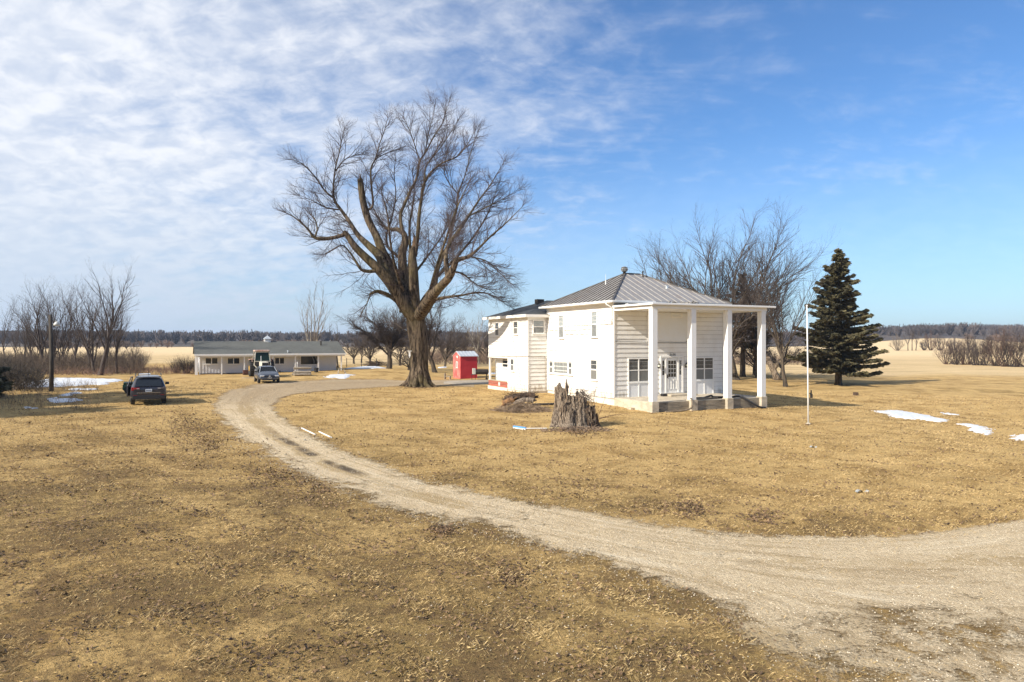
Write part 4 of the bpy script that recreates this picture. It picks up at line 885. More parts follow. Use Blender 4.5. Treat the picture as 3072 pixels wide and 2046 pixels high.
# --- the great tree, limbs traced and given depth
BT = at(1257, 1160); YT = BT.y+.1
z6 = lambda x, y, dy=0.0: tuple(P3(820+x/1.633, 280+y/1.633, YT+dy))
px2m = YT/FPX/1.633
LIMBS = [
 ([(716, 1455, 0), (716, 1425, 0), (714, 1380, 0), (713, 1300, 0), (710, 1220, 0), (702, 1140, 0), (694, 1080, 0), (690, 1040, 0)], [70, 55, 47, 45, 44, 47, 42, 24]),
 ([(690, 1100, -.3), (640, 1030, -.8), (600, 965, -1.2), (565, 915, -1.5), (505, 852, -1.9), (440, 792, -2.2), (395, 745, -2.5), (360, 692, -2.6), (345, 680, -2.6)], [34, 34, 31, 28, 23, 20, 18, 15, 13]),
 ([(352, 690, -2.6), (300, 706, -2.8), (240, 712, -3.0), (198, 704, -3.1), (175, 672, -3.2), (140, 638, -3.3), (100, 605, -3.4), (66, 588, -3.5)], [12, 11, 11, 9, 7, 5.5, 4.5, 3]),
 ([(205, 702, -3.1), (215, 665, -3.0), (205, 620, -2.8), (180, 590, -2.7)], [6, 5, 4, 2]),
 ([(560, 900, -1.2), (520, 800, -.5), (470, 748, 0), (415, 695, .4), (368, 622, .7), (325, 562, .9), (298, 520, 1), (295, 450, 1.1), (302, 380, 1.2), (320, 300, 1.3), (335, 230, 1.4), (345, 185, 1.4)], [24, 22, 19, 15, 12, 10, 8.5, 6.5, 5, 4, 3, 1.5]),
 ([(298, 515, 1), (255, 480, .6), (205, 410, .2), (150, 350, 0), (95, 325, -.3)], [7, 6, 4.5, 3, 1.5]),
 ([(305, 380, 1.2), (350, 325, 1.8), (400, 305, 2.3), (440, 300, 2.6)], [4.5, 3.5, 2.5, 1.5]),
 ([(320, 570, .8), (260, 560, .2), (200, 530, -.5), (130, 500, -1.2)], [6, 4.5, 3, 1.5]),
 ([(620, 960, 0), (580, 860, .6), (540, 790, 1.0), (505, 700, 1.3), (466, 622, 1.5), (443, 545, 1.6), (432, 480, 1.6), (425, 420, 1.6)], [30, 28, 24, 21, 20, 19, 18, 16]),
 ([(462, 572, 1.6), (488, 545, 1.8), (480, 450, 2.1), (478, 370, 2.4), (500, 320, 2.6), (520, 250, 2.8), (545, 180, 3), (560, 120, 3.1)], [9, 8, 7, 6, 5, 4, 3, 1.5]),
 ([(500, 322, 2.6), (560, 290, 3.2), (615, 275, 3.7)], [4, 3, 1.5]),
 ([(650, 1070, .2), (645, 960, .5), (634, 860, .8), (632, 780, 1.0), (645, 735, 1.0), (640, 690, 1.0), (612, 668, 1.2), (575, 665, 1.4), (545, 652, 1.7), (515, 612, 2.0), (490, 560, 2.2)], [34, 27, 24, 22, 20, 17, 14, 11, 9, 6, 3]),
 ([(632, 680, 1.0), (622, 600, 1.2), (642, 545, 1.3), (670, 480, 1.5), (702, 415, 1.7), (716, 335, 1.9), (745, 290, 2.0), (790, 205, 2.2), (830, 145, 2.4), (845, 90, 2.5), (860, 45, 2.6)], [13, 11, 9.5, 8.5, 8, 7, 6, 5, 4, 2.5, 1.2]),
 ([(716, 330, 1.9), (690, 245, 1.5), (665, 175, 1.2), (640, 120, 1.0)], [5, 4, 3, 1.5]),
 ([(745, 290, 2.0), (760, 200, 2.5), (780, 120, 2.9), (790, 70, 3.0)], [4, 3, 2, 1]),
 ([(694, 1080, -.3), (690, 960, -.7), (686, 860, -1.0), (682, 800, -1.1), (688, 750, -1.1), (690, 712, -1.1)], [30, 25, 23, 19, 13, 7]),
 ([(694, 800, -1.0), (708, 690, -1.2), (714, 600, -1.4), (725, 520, -1.6), (740, 440, -1.8), (775, 385, -2.0), (830, 340, -2.3), (900, 310, -2.6), (950, 250, -2.8), (985, 190, -2.9)], [13, 12, 11, 10, 9, 7, 5.5, 4.5, 3, 1.5]),
 ([(740, 445, -1.8), (748, 360, -1.7), (800, 290, -1.6), (850, 220, -1.5), (900, 140, -1.4)], [6, 5, 4, 3, 1.5]),
 ([(712, 1080, .2), (750, 1010, .8), (785, 950, 1.3), (800, 880, 1.7), (820, 820, 2.0), (858, 735, 2.3), (876, 650, 2.6), (900, 560, 2.9), (905, 490, 3.1), (940, 400, 3.3), (965, 300, 3.5), (1000, 190, 3.6)], [28, 24, 19, 14, 12, 10, 9, 7.5, 6, 4.5, 3.5, 1.5]),
 ([(712, 1090, -.4), (760, 1015, -3.6), (812, 955, -6.2), (862, 900, -7.6), (886, 845, -8.2), (905, 815, -8.5), (960, 798, -8.6), (1010, 755, -8.6), (1065, 700, -8.6), (1135, 640, -8.5), (1220, 555, -8.4)], [29, 25, 21, 19, 16, 12, 9, 7, 5.5, 4, 1.5]),
 ([(856, 905, -7.4), (845, 800, -6.8), (862, 738, -6.0), (915, 665, -5.0), (960, 595, -1.0), (1010, 520, -.7), (1065, 445, -.4), (1130, 335, 0)], [15, 12, 11, 10, 8, 6, 4, 1.5]),
 ([(960, 600, -1.0), (1040, 560, -.6), (1120, 520, -.2), (1200, 470, .2)], [6, 4.5, 3, 1.2]),
 ([(905, 495, 3.1), (840, 400, 3.6), (850, 300, 4.0), (880, 200, 4.2)], [4.5, 3.5, 2.5, 1.2]),
 ([(735, 1090, -.2), (760, 1060, -1.4), (790, 1015, -3.0), (850, 998, -3.6), (920, 990, -3.8), (1000, 975, -3.6), (1060, 985, -2.7), (1110, 1012, -3.0), (1150, 1040, -3.2)], [15, 13, 11, 8, 7, 5.5, 4.5, 3, 1.5]),
 ([(874, 872, -7.9), (930, 885, -7.9), (985, 930, -6), (1050, 960, -6), (1110, 960, -6)], [6, 5, 4, 3, 1.2]),
 ([(960, 800, -8.6), (1040, 820, -8.2), (1100, 870, -6.2), (1160, 930, -6)], [5, 4, 3, 1.2]),
 ([(630, 1040, -.6), (595, 1010, -1.2), (555, 985, -1.7), (510, 970, -2.2), (472, 985, -2.5)], [16, 13, 12, 11, 8]),
 ([(474, 985, -2.5), (458, 1030, -2.6), (440, 1060, -2.7), (428, 1082, -2.7)], [4, 3.5, 3, 2]),
 ([(510, 868, -1.9), (465, 872, -2.3), (430, 862, -2.7), (405, 825, -2.9), (382, 790, -3.1), (340, 745, -3.4), (290, 765, -3.8), (250, 790, -4.1)], [12, 11, 9, 8, 6, 4.5, 3, 1.5]),
 ([(705, 865, -.8), (738, 822, -.3), (780, 765, .2), (822, 705, .7), (860, 640, 1.1), (875, 560, 1.4)], [9, 7.5, 6, 5, 3.5, 1.5]),
 ([(640, 830, 1.6), (600, 790, 2.2), (562, 752, 2.8), (555, 690, 3.2), (580, 610, 3.5), (600, 500, 3.8), (592, 400, 4.0), (600, 330, 4.1)], [11, 10, 9, 7.5, 6, 4.5, 3, 1.3]),
 ([(660, 900, 1.5), (670, 780, 2.8), (668, 640, 3.8), (690, 500, 4.6), (680, 380, 5.2)], [13, 10, 8, 5, 2]),
 ([(640, 980, -1.0), (600, 860, -2.6), (575, 740, -3.6), (560, 600, -4.4), (530, 480, -4.9)], [12, 9, 7, 5, 2]),
 ([(770, 960, -1.5), (800, 850, -3), (850, 700, -4.2), (900, 560, -5.0), (960, 430, -5.4)], [11, 9, 7, 5, 2]),
 ([(800, 900, 2.0), (900, 800, 3.6), (990, 690, 4.8), (1060, 570, 5.6), (1100, 450, 6)], [11, 9, 7, 5, 2]),
]
rg = np.random.default_rng(11)
limbs = []; QP, QR = [], []
for pts, rad in LIMBS:
    P, Rr = spline_limb([z6(*p) for p in pts], [r*(.60+.40*min(1, r/26))*px2m for r in rad], 4); limbs.append((P, Rr))
    if len(limbs) == 1: continue
    i0 = int(np.argmax(Rr < .30)); a_, b_2 = resample(P[i0:], Rr[i0:], 16)
    if np.linalg.norm(a_[-1]-a_[0]) < 1.0: continue
    QP.append(a_); QR.append(b_2)
L0_ = (np.array(QP), np.array(QR))
L1 = grow(rg, *L0_, (3.4, 2.5, .08, .74, .11, .045, .032, 8))
# leaders carrying each limb end onwards
tipP = L0_[0][:, -1]; tipd = unit(L0_[0][:, -1]-L0_[0][:, -3]); ex = []
for k in range(4):
    dd_ = unit(tipd+rg.normal(0, .38, tipd.shape)+np.array([0, 0, .15])); p = tipP; Q = [p]
    for j in range(7): dd_ = unit(dd_+rg.normal(0, .11, dd_.shape)+np.array([0, 0, .05])); p = p+dd_*.11; Q.append(p)
    ex.append(np.stack(Q, 1))
ex = np.concatenate(ex); L1 = (np.concatenate([L1[0], ex]), np.concatenate([L1[1], np.tile(np.linspace(.018, .006, 8), (len(ex), 1))]))
L2 = grow(rg, *L1, (3.6, 1.2, .08, .68, .11, .045, .0125, 6)); L3 = grow(rg, *L2, (4.6, .60, .08, .62, .12, .05, .0078, 4))
levels = [L1, L2, L3]
# root flare
for k in range(13):
    a_ = k*2*math.pi/13+.2; r0 = 1.0+.25*math.sin(k*2.3)
    pts = [tuple(BT+Vector((math.cos(a_)*.45, math.sin(a_)*.45, 1.9))), tuple(BT+Vector((math.cos(a_)*.72, math.sin(a_)*.72, .75))), tuple(BT+Vector((math.cos(a_)*1.0*r0, math.sin(a_)*1.0*r0, .18))), tuple(BT+Vector((math.cos(a_+.1)*1.55*r0, math.sin(a_+.1)*1.55*r0, -.12)))]
    P, Rr = spline_limb(pts, [.20, .26, .20, .08], 4); limbs.append((P, Rr))
BTree = emit_tree('maple_tree', BT, limbs, levels, 'huge old bare shade tree with a thick grey trunk and broken limbs', bark=M_BIGBARK, twig=M_TWIGP, kmain=14)
# lumpy bark displacement on the trunk mesh
tm = BTree.children[0]; n_ = len(tm.data.vertices); co = np.empty(n_*3, dtype=np.float32); tm.data.vertices.foreach_get('co', co); co = co.reshape(-1, 3)
aa = np.arctan2(co[:, 1], co[:, 0]); low = np.clip(1-co[:, 2]/9, 0, 1)
co[:, :2] *= (1+low*.05*np.sin(aa*7+co[:, 2]*.5)+low*.03*np.sin(aa*13-co[:, 2]*.8))[:, None]; tm.data.vertices.foreach_set('co', co.ravel())
for x, y, dy in ((425, 418, 1.6), (690, 712, -1.1)):
    b = MB(); q_ = Vector(z6(x, y, dy))-BT; r_ = random.Random(x)
    for k in range(9): a_ = r_.random()*6.3; w_ = .12*r_.random(); b.tube([q_+Vector((math.cos(a_)*w_, math.sin(a_)*w_, -1.2*r_.random()-.4)), q_+Vector((math.cos(a_)*w_, math.sin(a_)*w_, .15+.35*r_.random()))], [.09, .015], 5)
    b.build('splintered_wood', M_SNAG, BTree)
p = P3(1229, 1054, YT-.95); b = MB(); b.box(-.16, .16, -.12, .12, 0, .05); b.box(-.07, .07, -.08, .06, -.42, -.01); b.box(-.02, .02, -.1, .06, -.55, -.42); tag(b.build('bird_feeder', M_WHITEP, loc=p), 'little white bird feeder nailed to the great tree trunk', 'bird feeder')

# --- generic bare trees
def make_tree(name, px, py, topy, label, lean=(0, 0), width=.42, fork=.3, nmain=5, bark=M_BARK, twig=M_TWIG, trunk=.2, seed=0, dens=1.0, droop=.05, group=None, Y=None, stems=1, up=.5, hmul=1.0, tw=1.0, cat='tree'):
    base = at(px, py) if Y is None else Vector(((px-1536)/FPX*Y, Y, gz((px-1536)/FPX*Y, Y)))
    H_ = (CZ-base.z)+(1023-topy)/FPX*base.y; H_ = max(H_, 1.5)*hmul
    rg = np.random.default_rng(seed+100); limbs = []; QP, QR = [], []
    b0 = np.array(base)-np.array([0, 0, .1])
    for s in range(stems):
        ln = np.array([lean[0], lean[1], 0.])
        hf = H_*fork*(.8+.4*rg.random()); ti = trunk
        P, d = path(rg, b0, nrm(np.array([0, 0, 1.])+ln), hf, 7, .06, .03); Rr = np.linspace(ti*1.1, ti*.75, 7); Rr[0] *= 1.35
        limbs.append((P, Rr))
        for m in range(nmain):
            az_ = m*2.4+rg.random()*1.0; sp = width*(.25+.75*rg.random()) if m else .08
            dd_ = nrm(np.array([math.cos(az_)*sp*1.25, math.sin(az_)*sp*1.25, 1.])+ln*.6)
            L = (H_-hf)*(1.0 if m == 0 else .70+.34*rg.random())*(1+.2*sp)
            st = P[-1] if m < 3 else P[4+int(rg.integers(0, 3))]
            Q, _ = path(rg, st, dd_, L, 12, .07+.05*min(1, width), up*.045); RQ = ti*.42*np.linspace(1, .08, 12)**1.3+.004; limbs.append((Q, RQ)); QP.append(Q); QR.append(RQ)
    s1 = H_*.20; k_d = dens*min(1.6, 12/H_)
    L0_ = (np.array(QP), np.array(QR))
    L1 = grow(rg, *L0_, (2.3*k_d, s1, .12, .50+.12*width, .08, up*.055-droop*.6, ti*.13+.004, 7))
    L2 = grow(rg, *L1, (2.4*k_d, s1*.48, .10, .52, .10, up*.05-droop, (.009+ti*.018)*tw, 6)); levels = [L1, L2]
    if base.y < 105 or dens > 1.05: levels.append(grow(rg, *L2, (2.0*k_d, s1*.24, .1, .52, .1, up*.04-droop, .0062*tw, 4)))
    top = max(float(L[0][:, :, 2].max()) for L in levels)-base.z; k = H_/top
    sc = lambda A: np.stack([base.x+(A[..., 0]-base.x)*(.4+.6*k), base.y+(A[..., 1]-base.y)*(.4+.6*k), base.z+(A[..., 2]-base.z)*k], -1)
    limbs = [(sc(a), b_) for a, b_ in limbs]; levels = [(sc(a), b_) for a, b_ in levels]
    return emit_tree(name, base, limbs, levels, label, group, bark, twig, cat, 7)

# right of the house
make_tree('bare_tree', 2206, 1139, 612, 'biggest bare tree behind the farmhouse, pale trunk seen between the last two columns', width=.60, fork=.14, nmain=12, trunk=.40, seed=1, up=.8, dens=1.25, tw=1.5, hmul=1.08, lean=(-.08, 0), droop=0)
make_tree('bare_tree', 2105, 1120, 640, 'bare tree rising over the middle of the metal roof', width=.72, fork=.12, nmain=12, trunk=.36, seed=2, up=.8, dens=1.25, tw=1.5, hmul=1.06, Y=80, droop=0)
make_tree('bare_tree', 2275, 1120, 668, 'bare tree just right of the porch roof corner, behind the leaning stub', width=.45, fork=.14, nmain=10, trunk=.30, seed=3, up=.8, dens=1.25, tw=1.5, hmul=1.05, lean=(-.07, 0), Y=84, droop=0)
make_tree('slender_tree', 2357, 1160, 700, 'slender bare tree standing in front of the tall spruce', width=.46, fork=.24, nmain=9, trunk=.20, seed=7, up=.75, dens=1.0, tw=1.2, twig=M_TWIG, lean=(-.02, 0), droop=0)
make_tree('bare_tree', 1955, 1110, 760, 'thin bare tree peeping over the left part of the metal roof', width=.9, fork=.3, nmain=5, trunk=.22, seed=5, up=.7, dens=.8, Y=88, droop=0)
make_tree('crab_tree', 2262, 1118, 935, 'low tangled bare orchard tree behind the porch columns', width=1.3, fork=.2, nmain=8, trunk=.2, seed=12, up=.15, dens=1.5, Y=90, droop=.05, tw=1.3)
make_tree('crab_tree', 2345, 1118, 950, 'low tangled bare orchard tree between porch and flagpole', width=1.4, fork=.2, nmain=8, trunk=.2, seed=13, up=.15, dens=1.4, Y=96, droop=.05, tw=1.3)
for px, Yb, top, sd_, lb in ((1062, 112, 985, 81, 'small bare tree between the pale tree and the twin orchard tree'), (1110, 108, 960, 82, 'bare tree just behind the left side of the round orchard tree'), (1200, 104, 930, 83, 'bare tree between the round orchard tree and the great trunk'), (1335, 100, 930, 84, 'bare tree between the orchard tree right of the great trunk and the red hut'), (1400, 112, 965, 85, 'low bare tree showing just above the red hut roof'), (1462, 120, 962, 86, 'bare tree touching the left edge of the farmhouse')):
    make_tree('orchard_tree', px, 1100, top, lb, width=.85, fork=.2, nmain=10, trunk=.17, seed=sd_, up=.4, dens=1.3, droop=.01, tw=1.9, Y=Yb)
# leaning stub
p = at(2324, 1140); b = MB(); b.tube([p+Vector((.35, 0, -.1)), p+Vector((.1, 0, .6)), p+Vector((-.35, 0, 1.6)), p+Vector((-.75, .1, 2.6)), p+Vector((-.8, .1, 3.2))], [.55, .38, .34, .36, .12], 9)
b.tube([p+Vector((-.1, -.1, 1.2)), p+Vector((.25, -.2, 2.0)), p+Vector((.2, -.2, 2.5))], [.2, .2, .1], 7); tag(b.build('leaning_trunk', M_STUMP, smooth=True), 'leaning rotten tree stub with split bark left of the slender tree', 'tree stub')
p = at(2548, 1129); b = MB(); b.tube([p+Vector((0, 0, -.1)), p+Vector((.05, 0, 1.2)), p+Vector((-.05, 0, 3.4))], [.34, .25, .2], 9); tag(b.build('trunk_stub', M_BARK, smooth=True), 'short trunk seen on the lawn beyond the tall spruce', 'tree trunk')
p = at(2567, 1186); b = MB(); b.lathe([(.26, -.05), (.22, .1), (.2, .26), (.02, .27)], 9); tag(b.build('cut_stump', M_ROTD, loc=p), 'small dark cut stump on the lawn right of the flagpole', 'stump')
# behind and beside the great tree
make_tree('pale_tree', 934, 1100, 826, 'pale barked bare tree rising behind the low shed roof', width=.40, fork=.12, nmain=6, trunk=.24, seed=21, up=1.1, dens=.7, bark=M_PALEB, twig=M_TWIGL, Y=98, droop=0)
make_tree('lopped_tree', 1013, 1098, 948, 'small bare tree with a cut off stub at the right end of the shed', width=.5, fork=.3, nmain=4, trunk=.13, seed=22, up=.7, dens=.7, Y=88, droop=0)
make_tree('orchard_tree', 1168, 1106, 884, 'round bare orchard tree with twin trunks left of the great trunk', width=.95, fork=.24, nmain=13, trunk=.30, seed=33, up=.30, dens=1.7, droop=.03, stems=1, bark=M_BARK, tw=1.8)
make_tree('orchard_tree', 1226, 1110, 985, 'low sprawling bare shrub tree just left of the great trunk', width=1.2, fork=.1, nmain=9, trunk=.14, seed=24, up=.2, dens=1.5, droop=.03, tw=1.4)
make_tree('orchard_tree', 1304, 1117, 884, 'bare orchard tree right of the great trunk, before the red hut', width=.85, fork=.25, nmain=8, trunk=.26, seed=25, up=.3, dens=1.5, droop=.03, tw=1.3)
make_tree('pale_tree', 1437, 1098, 915, 'fine bare tree in the gap between red hut and farmhouse', width=.6, fork=.3, nmain=7, trunk=.16, seed=26, up=.8, dens=.9, twig=M_TWIGL, bark=M_PALEB, Y=110, droop=0)
make_tree('orchard_tree', 1370, 1094, 960, 'bare tree rising behind the red hut', width=.9, fork=.2, nmain=7, trunk=.18, seed=27, up=.3, dens=1.2, Y=115, droop=.02, tw=1.4)
make_tree('orchard_tree', 1085, 1094, 975, 'small bare tree at the field edge right of the shed', width=.9, fork=.2, nmain=6, trunk=.14, seed=28, up=.3, dens=1.1, Y=118, droop=.02, tw=1.4)
# left thicket
TL = [(300, 1125, 768, .16, .33, .30, .30, 41, 'tall bare tree leaning right at the end of the left thicket'), (285, 1122, 822, -.10, .35, .20, .22, 42, 'forked bare tree just left of the tall leaning one'),
      (268, 1118, 860, -.02, .30, .3, .2, 43, 'bare tree behind the forked one in the left thicket'), (318, 1118, 855, .05, .3, .3, .2, 44, 'bare tree close against the tall leaning one'),
      (350, 1121, 905, .06, .45, .35, .16, 45, 'short thin bare tree at the right end of the thicket'), (129, 1112, 815, 0, .55, .25, .26, 46, 'spreading bare tree behind the yard light pole'),
      (160, 1108, 830, .03, .45, .2, .22, 47, 'bare tree just right of the yard light pole'), (195, 1110, 825, .02, .25, .15, .2, 48, 'narrow upright bare tree in the middle of the thicket'),
      (95, 1106, 868, -.12, .5, .25, .2, 49, 'bare tree leaning left of the light pole'), (12, 1085, 872, 0, .4, .3, .18, 50, 'bare tree cut by the left edge of the photo'), (50, 1095, 930, 0, .5, .3, .14, 51, 'low bare tree near the left edge'),
      (228, 1112, 848, .06, .3, .2, .18, 52, 'thin bare tree between the middle clump and the tall leaning tree')]
for i_, (px, top) in enumerate(((72, 905), (108, 880), (143, 868), (176, 858), (338, 900), (400, 985))):
    TL.append((px, 1109, top, .03*math.sin(i_*2.1), .22, .12, .12, 140+i_, 'thin whippy bare tree, number %s from the left among the thin ones of the thicket' % ('one', 'two', 'three', 'four', 'five', 'six')[i_]))
for px, py, top, ln, wd, fk, tr_, sd_, lb in TL:
    make_tree('thicket_tree', px, py, top, lb, lean=(ln, 0), width=wd, fork=fk, nmain=7 if wd > .4 else 6, trunk=tr_*.72, seed=sd_, up=.9, dens=.72, droop=0, group='bare trees of the left thicket', bark=M_TWIG, tw=1.2)
# hedgerow to the right
HR = [(2840, 1093, 1018, 61, M_TWIGR, 'low bare hedge shrub, leftmost of the near hedgerow on the right'), (2870, 1094, 1020, 62, M_TWIG, 'bare hedge shrub next to the leftmost one on the right'), (2924, 1096, 1002, 63, M_TWIG, 'wide bare hedge tree in the middle of the right hedgerow'),
      (2957, 1097, 1008, 64, M_TWIG, 'slim bare hedge tree right of the wide one'), (3012, 1100, 984, 65, M_TWIGR, 'tallest rounded bare hedge tree at the right'), (3040, 1101, 1000, 66, M_TWIG, 'bare hedge tree close to the right edge'), (3078, 1101, 992, 67, M_TWIG, 'bare hedge tree cut by the right edge of the photo'),
      (2890, 1094, 1012, 68, M_TWIGR, 'reddish bare shrub between the hedge shrubs'), (2985, 1098, 1000, 69, M_TWIG, 'bare shrub left of the tallest hedge tree')]
HRN = HR
HR2 = [(2792, 1054, 996, 71, M_TWIGR, .9, 'distant reddish round bare tree beyond the right field'), (2820, 1054, 1000, 72, M_TWIG, .9, 'distant grey bare tree beside the reddish round one'), (2724, 1052, 981, 73, M_TWIG, .5, 'left of three tall thin distant trees'),
       (2736, 1052, 979, 74, M_TWIG, .45, 'middle of three tall thin distant trees'), (2748, 1052, 981, 75, M_TWIG, .55, 'right of three tall thin distant trees, leaning'), (2692, 1052, 1003, 76, M_TWIGL, .9, 'distant pale bush next to the spruce edge'), (2772, 1052, 1020, 77, M_TWIG, 1.0, 'low distant bush left of the reddish tree'),
       (2862, 1056, 1010, 78, M_TWIG, .9, 'distant bare tree behind the hedgerow start'), (2905, 1056, 1006, 79, M_TWIG, .9, 'distant bare tree behind the middle of the hedgerow'), (2965, 1056, 1008, 80, M_TWIG, .9, 'distant bare tree behind the right part of the hedgerow')]
# --- conifers
def spruce(px, py, topy, label, rad, seed, mat=M_NEEDLE, Y=None, clear=.12, dens=1.0, name='spruce_tree', trunkr=.36, shape=1.0, gap=.0):
    base = at(px, py) if Y is None else Vector(((px-1536)/FPX*Y, Y, gz((px-1536)/FPX*Y, Y)))
    Ht = (CZ-base.z)+(1023-topy)/FPX*base.y
    rg = np.random.default_rng(seed); root = empty(name, base, 0, label, 'tree')
    b = MB(); b.tube([(0, 0, -.2), (0, 0, .4), (.05, 0, Ht*.5), (0, 0, Ht)], [trunkr*1.35, trunkr, trunkr*.5, .03], 9); b.build('trunk', M_BARK, root, smooth=True)
    br = []; C_, Dv, Sz = [], [], []
    nb = int(165*dens)
    for i in range(nb):
        t_ = (i+rg.random())/nb; z = Ht*(clear+(1-clear)*t_)
        rr_ = rad*(1-t_)**(.80*shape)*(.55+.58*rg.random())*(1+.10*math.sin(i*2.39996*3+seed)*(shape == 1))
        if t_ < .12: rr_ *= .70+2.2*t_
        if rg.random() < .16: rr_ *= 1.12
        rr_ = min(rr_, rad*.98)
        if rg.random() < gap: continue
        rr_ = max(rr_, .28); a_ = i*2.39996+rg.normal(0, .2)
        n = 7; Q = []
        for j in range(n):
            s = j/(n-1); dz = -.34*rr_*s*(1-t_*.9)+.30*rr_*s*s+rg.normal(0, .03)
            Q.append((math.cos(a_)*rr_*s, math.sin(a_)*rr_*s, z+dz))
        Q = np.array(Q); br.append((Q, np.linspace(.055*(1-t_)+.02, .01, n)))
        cnt = int(34*rr_**1.15*dens)+10
        for c in range(cnt):
            s = rg.random()**.62*.98+.02; f = s*(n-1); j = min(int(f), n-2); u_ = f-j; p = Q[j]*(1-u_)+Q[j+1]*u_
            wdt = .42*rr_*(1-s*.75)*(rg.random()-.5)*1.15
            side = np.array([-math.sin(a_), math.cos(a_), 0]); p = p+side*wdt+np.array([0, 0, -abs(wdt)*.22-.16*rg.random()])
            dd_ = nrm(np.array([math.cos(a_), math.sin(a_), -.15])+side*np.sign(wdt)*.8*rg.random()+rg.normal(0, .25, 3))
            C_.append(p); Dv.append(dd_); Sz.append(.22+.30*rg.random())
    C_ = np.array(C_); Dv = np.array(Dv); Sz = np.array(Sz)[:, None]; m = len(C_)
    Vs = []
    for q_ in range(3):
        rnd = rg.normal(0, 1, (m, 3)); sd_ = np.cross(Dv, rnd); sd_ /= np.linalg.norm(sd_, axis=1, keepdims=True)+1e-9
        o_ = rg.normal(0, .05, (m, 3)); w_ = Sz*.20
        Vs.append(np.stack([C_+o_-Dv*Sz*.5-sd_*w_*.5, C_+o_-Dv*Sz*.1+sd_*w_, C_+o_+Dv*Sz*.6+sd_*w_*.1, C_+o_+Dv*Sz*.0-sd_*w_], 1))
    V = np.concatenate(Vs).reshape(-1, 3); F = np.arange(len(V)).reshape(-1, 4)
    np_obj('crown', V, F, mat, root)
    V, F = tubes_np(br, 4); np_obj('boughs', V, F, M_BARK, root)
    return root
spruce(2515, 1155, 745, 'tall dark spruce with a full cone crown to the right of the flagpole', 5.4, 7, clear=.11, dens=1.15, gap=.15)
spruce(2228, 1115, 822, 'dull thin topped conifer half hidden behind the big bare trees', 5.2, 6, mat=M_NEEDLEB, Y=86, clear=.3, dens=.5, gap=.3, name='old_conifer')
spruce(-78, 1165, 1030, 'dark evergreen at the left edge, only its fringe in view', 2.6, 8, Y=44, clear=.03, dens=.7, name='spruce_tree', trunkr=.2)
# evergreens just outside the left edge, whose shade falls over the verge
for x, y, h, r_, s_, lb in ((-46.5, 34.6, 16, 5.4, 9, 'evergreen outside the left edge casting the farther shade'), (-41.0, 25.6, 14, 5.0, 10, 'evergreen outside the left edge casting the nearer shade'), (-43.8, 29.8, 15, 5.4, 12, 'evergreen between the two outside the left edge'), (-43.0, 32.6, 17, 2.2, 13, 'narrow tall evergreen outside the left edge')):
    k = 1536+x/y*FPX; spruce(k, 1100, 1023-(h-(CZ-gz(x, y)))*FPX/y, lb, r_, s_, Y=y, clear=.03, dens=1.1, trunkr=.2, shape=.42)

# ------------------------------------------------------------------ brush, hedges and far woods (uncountable)
def stalks(name, areas, mat, label, cat, seed, h=(.6, 1.8), kids=3, rad=.010, spread=.5):
    rg = np.random.default_rng(seed); ch = []
    for (xa, xb, ya, yb, n) in areas:              # photo rectangle on the ground, as base of the stalks
        for i in range(n):
            p = at(rg.uniform(xa, xb), rg.uniform(ya, yb)); L = rg.uniform(*h)
            Q, d = path(rg, np.array(p), np.array([rg.normal(0, spread), rg.normal(0, spread), 1.]), L, 5, .12, -.02)
            ch.append((Q, np.linspace(rad, rad*.4, 5)))
            for k in range(kids):
                j = int(rg.integers(1, 4)); q_, _ = path(rg, Q[j], side_dir(rg, nrm(Q[j+1]-Q[j]), .7), L*.45*rg.uniform(.5, 1.2), 4, .12, .02); ch.append((q_, np.linspace(rad*.6, rad*.3, 4)))
    V, F = tubes_np(ch, 3); return tag(np_obj(name, V, F, mat), label, cat, kind='stuff')
stalks('undergrowth', [(-60, 430, 1082, 1124, 3600)], varied('undergrowth_brown', (.045, .032, .024), (.12, .085, .058), .6, .9), 'tangled brown undergrowth below the left thicket', 'undergrowth', 1, (.7, 2.4), 5, .016, .40)
stalks('dark_brush', [(-80, 46, 1118, 1172, 900), (40, 130, 1150, 1176, 160)], varied('dark_brush_brown', (.020, .016, .012), (.060, .045, .032), .8, .9), 'dark tangled brush at the left edge before the light pole', 'brush', 33, (.9, 2.4), 6, .018, .5)
stalks('brambles', [(330, 585, 1108, 1124, 520), (120, 340, 1118, 1128, 260)], varied('bramble_brown', (.12, .065, .05), (.24, .15, .11), .8, .9), 'reddish brambles along the field edge left of the shed', 'brambles', 2, (.4, 1.1), 5, .012, .7)
stalks('weeds', [(-40, 300, 1168, 1232, 260), (190, 300, 1162, 1176, 60)], varied('weed_brown', (.10, .07, .045), (.25, .18, .11), .8, .9), 'dead weeds standing round the foot of the light pole', 'weeds', 3, (.3, 1.0), 3, .009, .35)
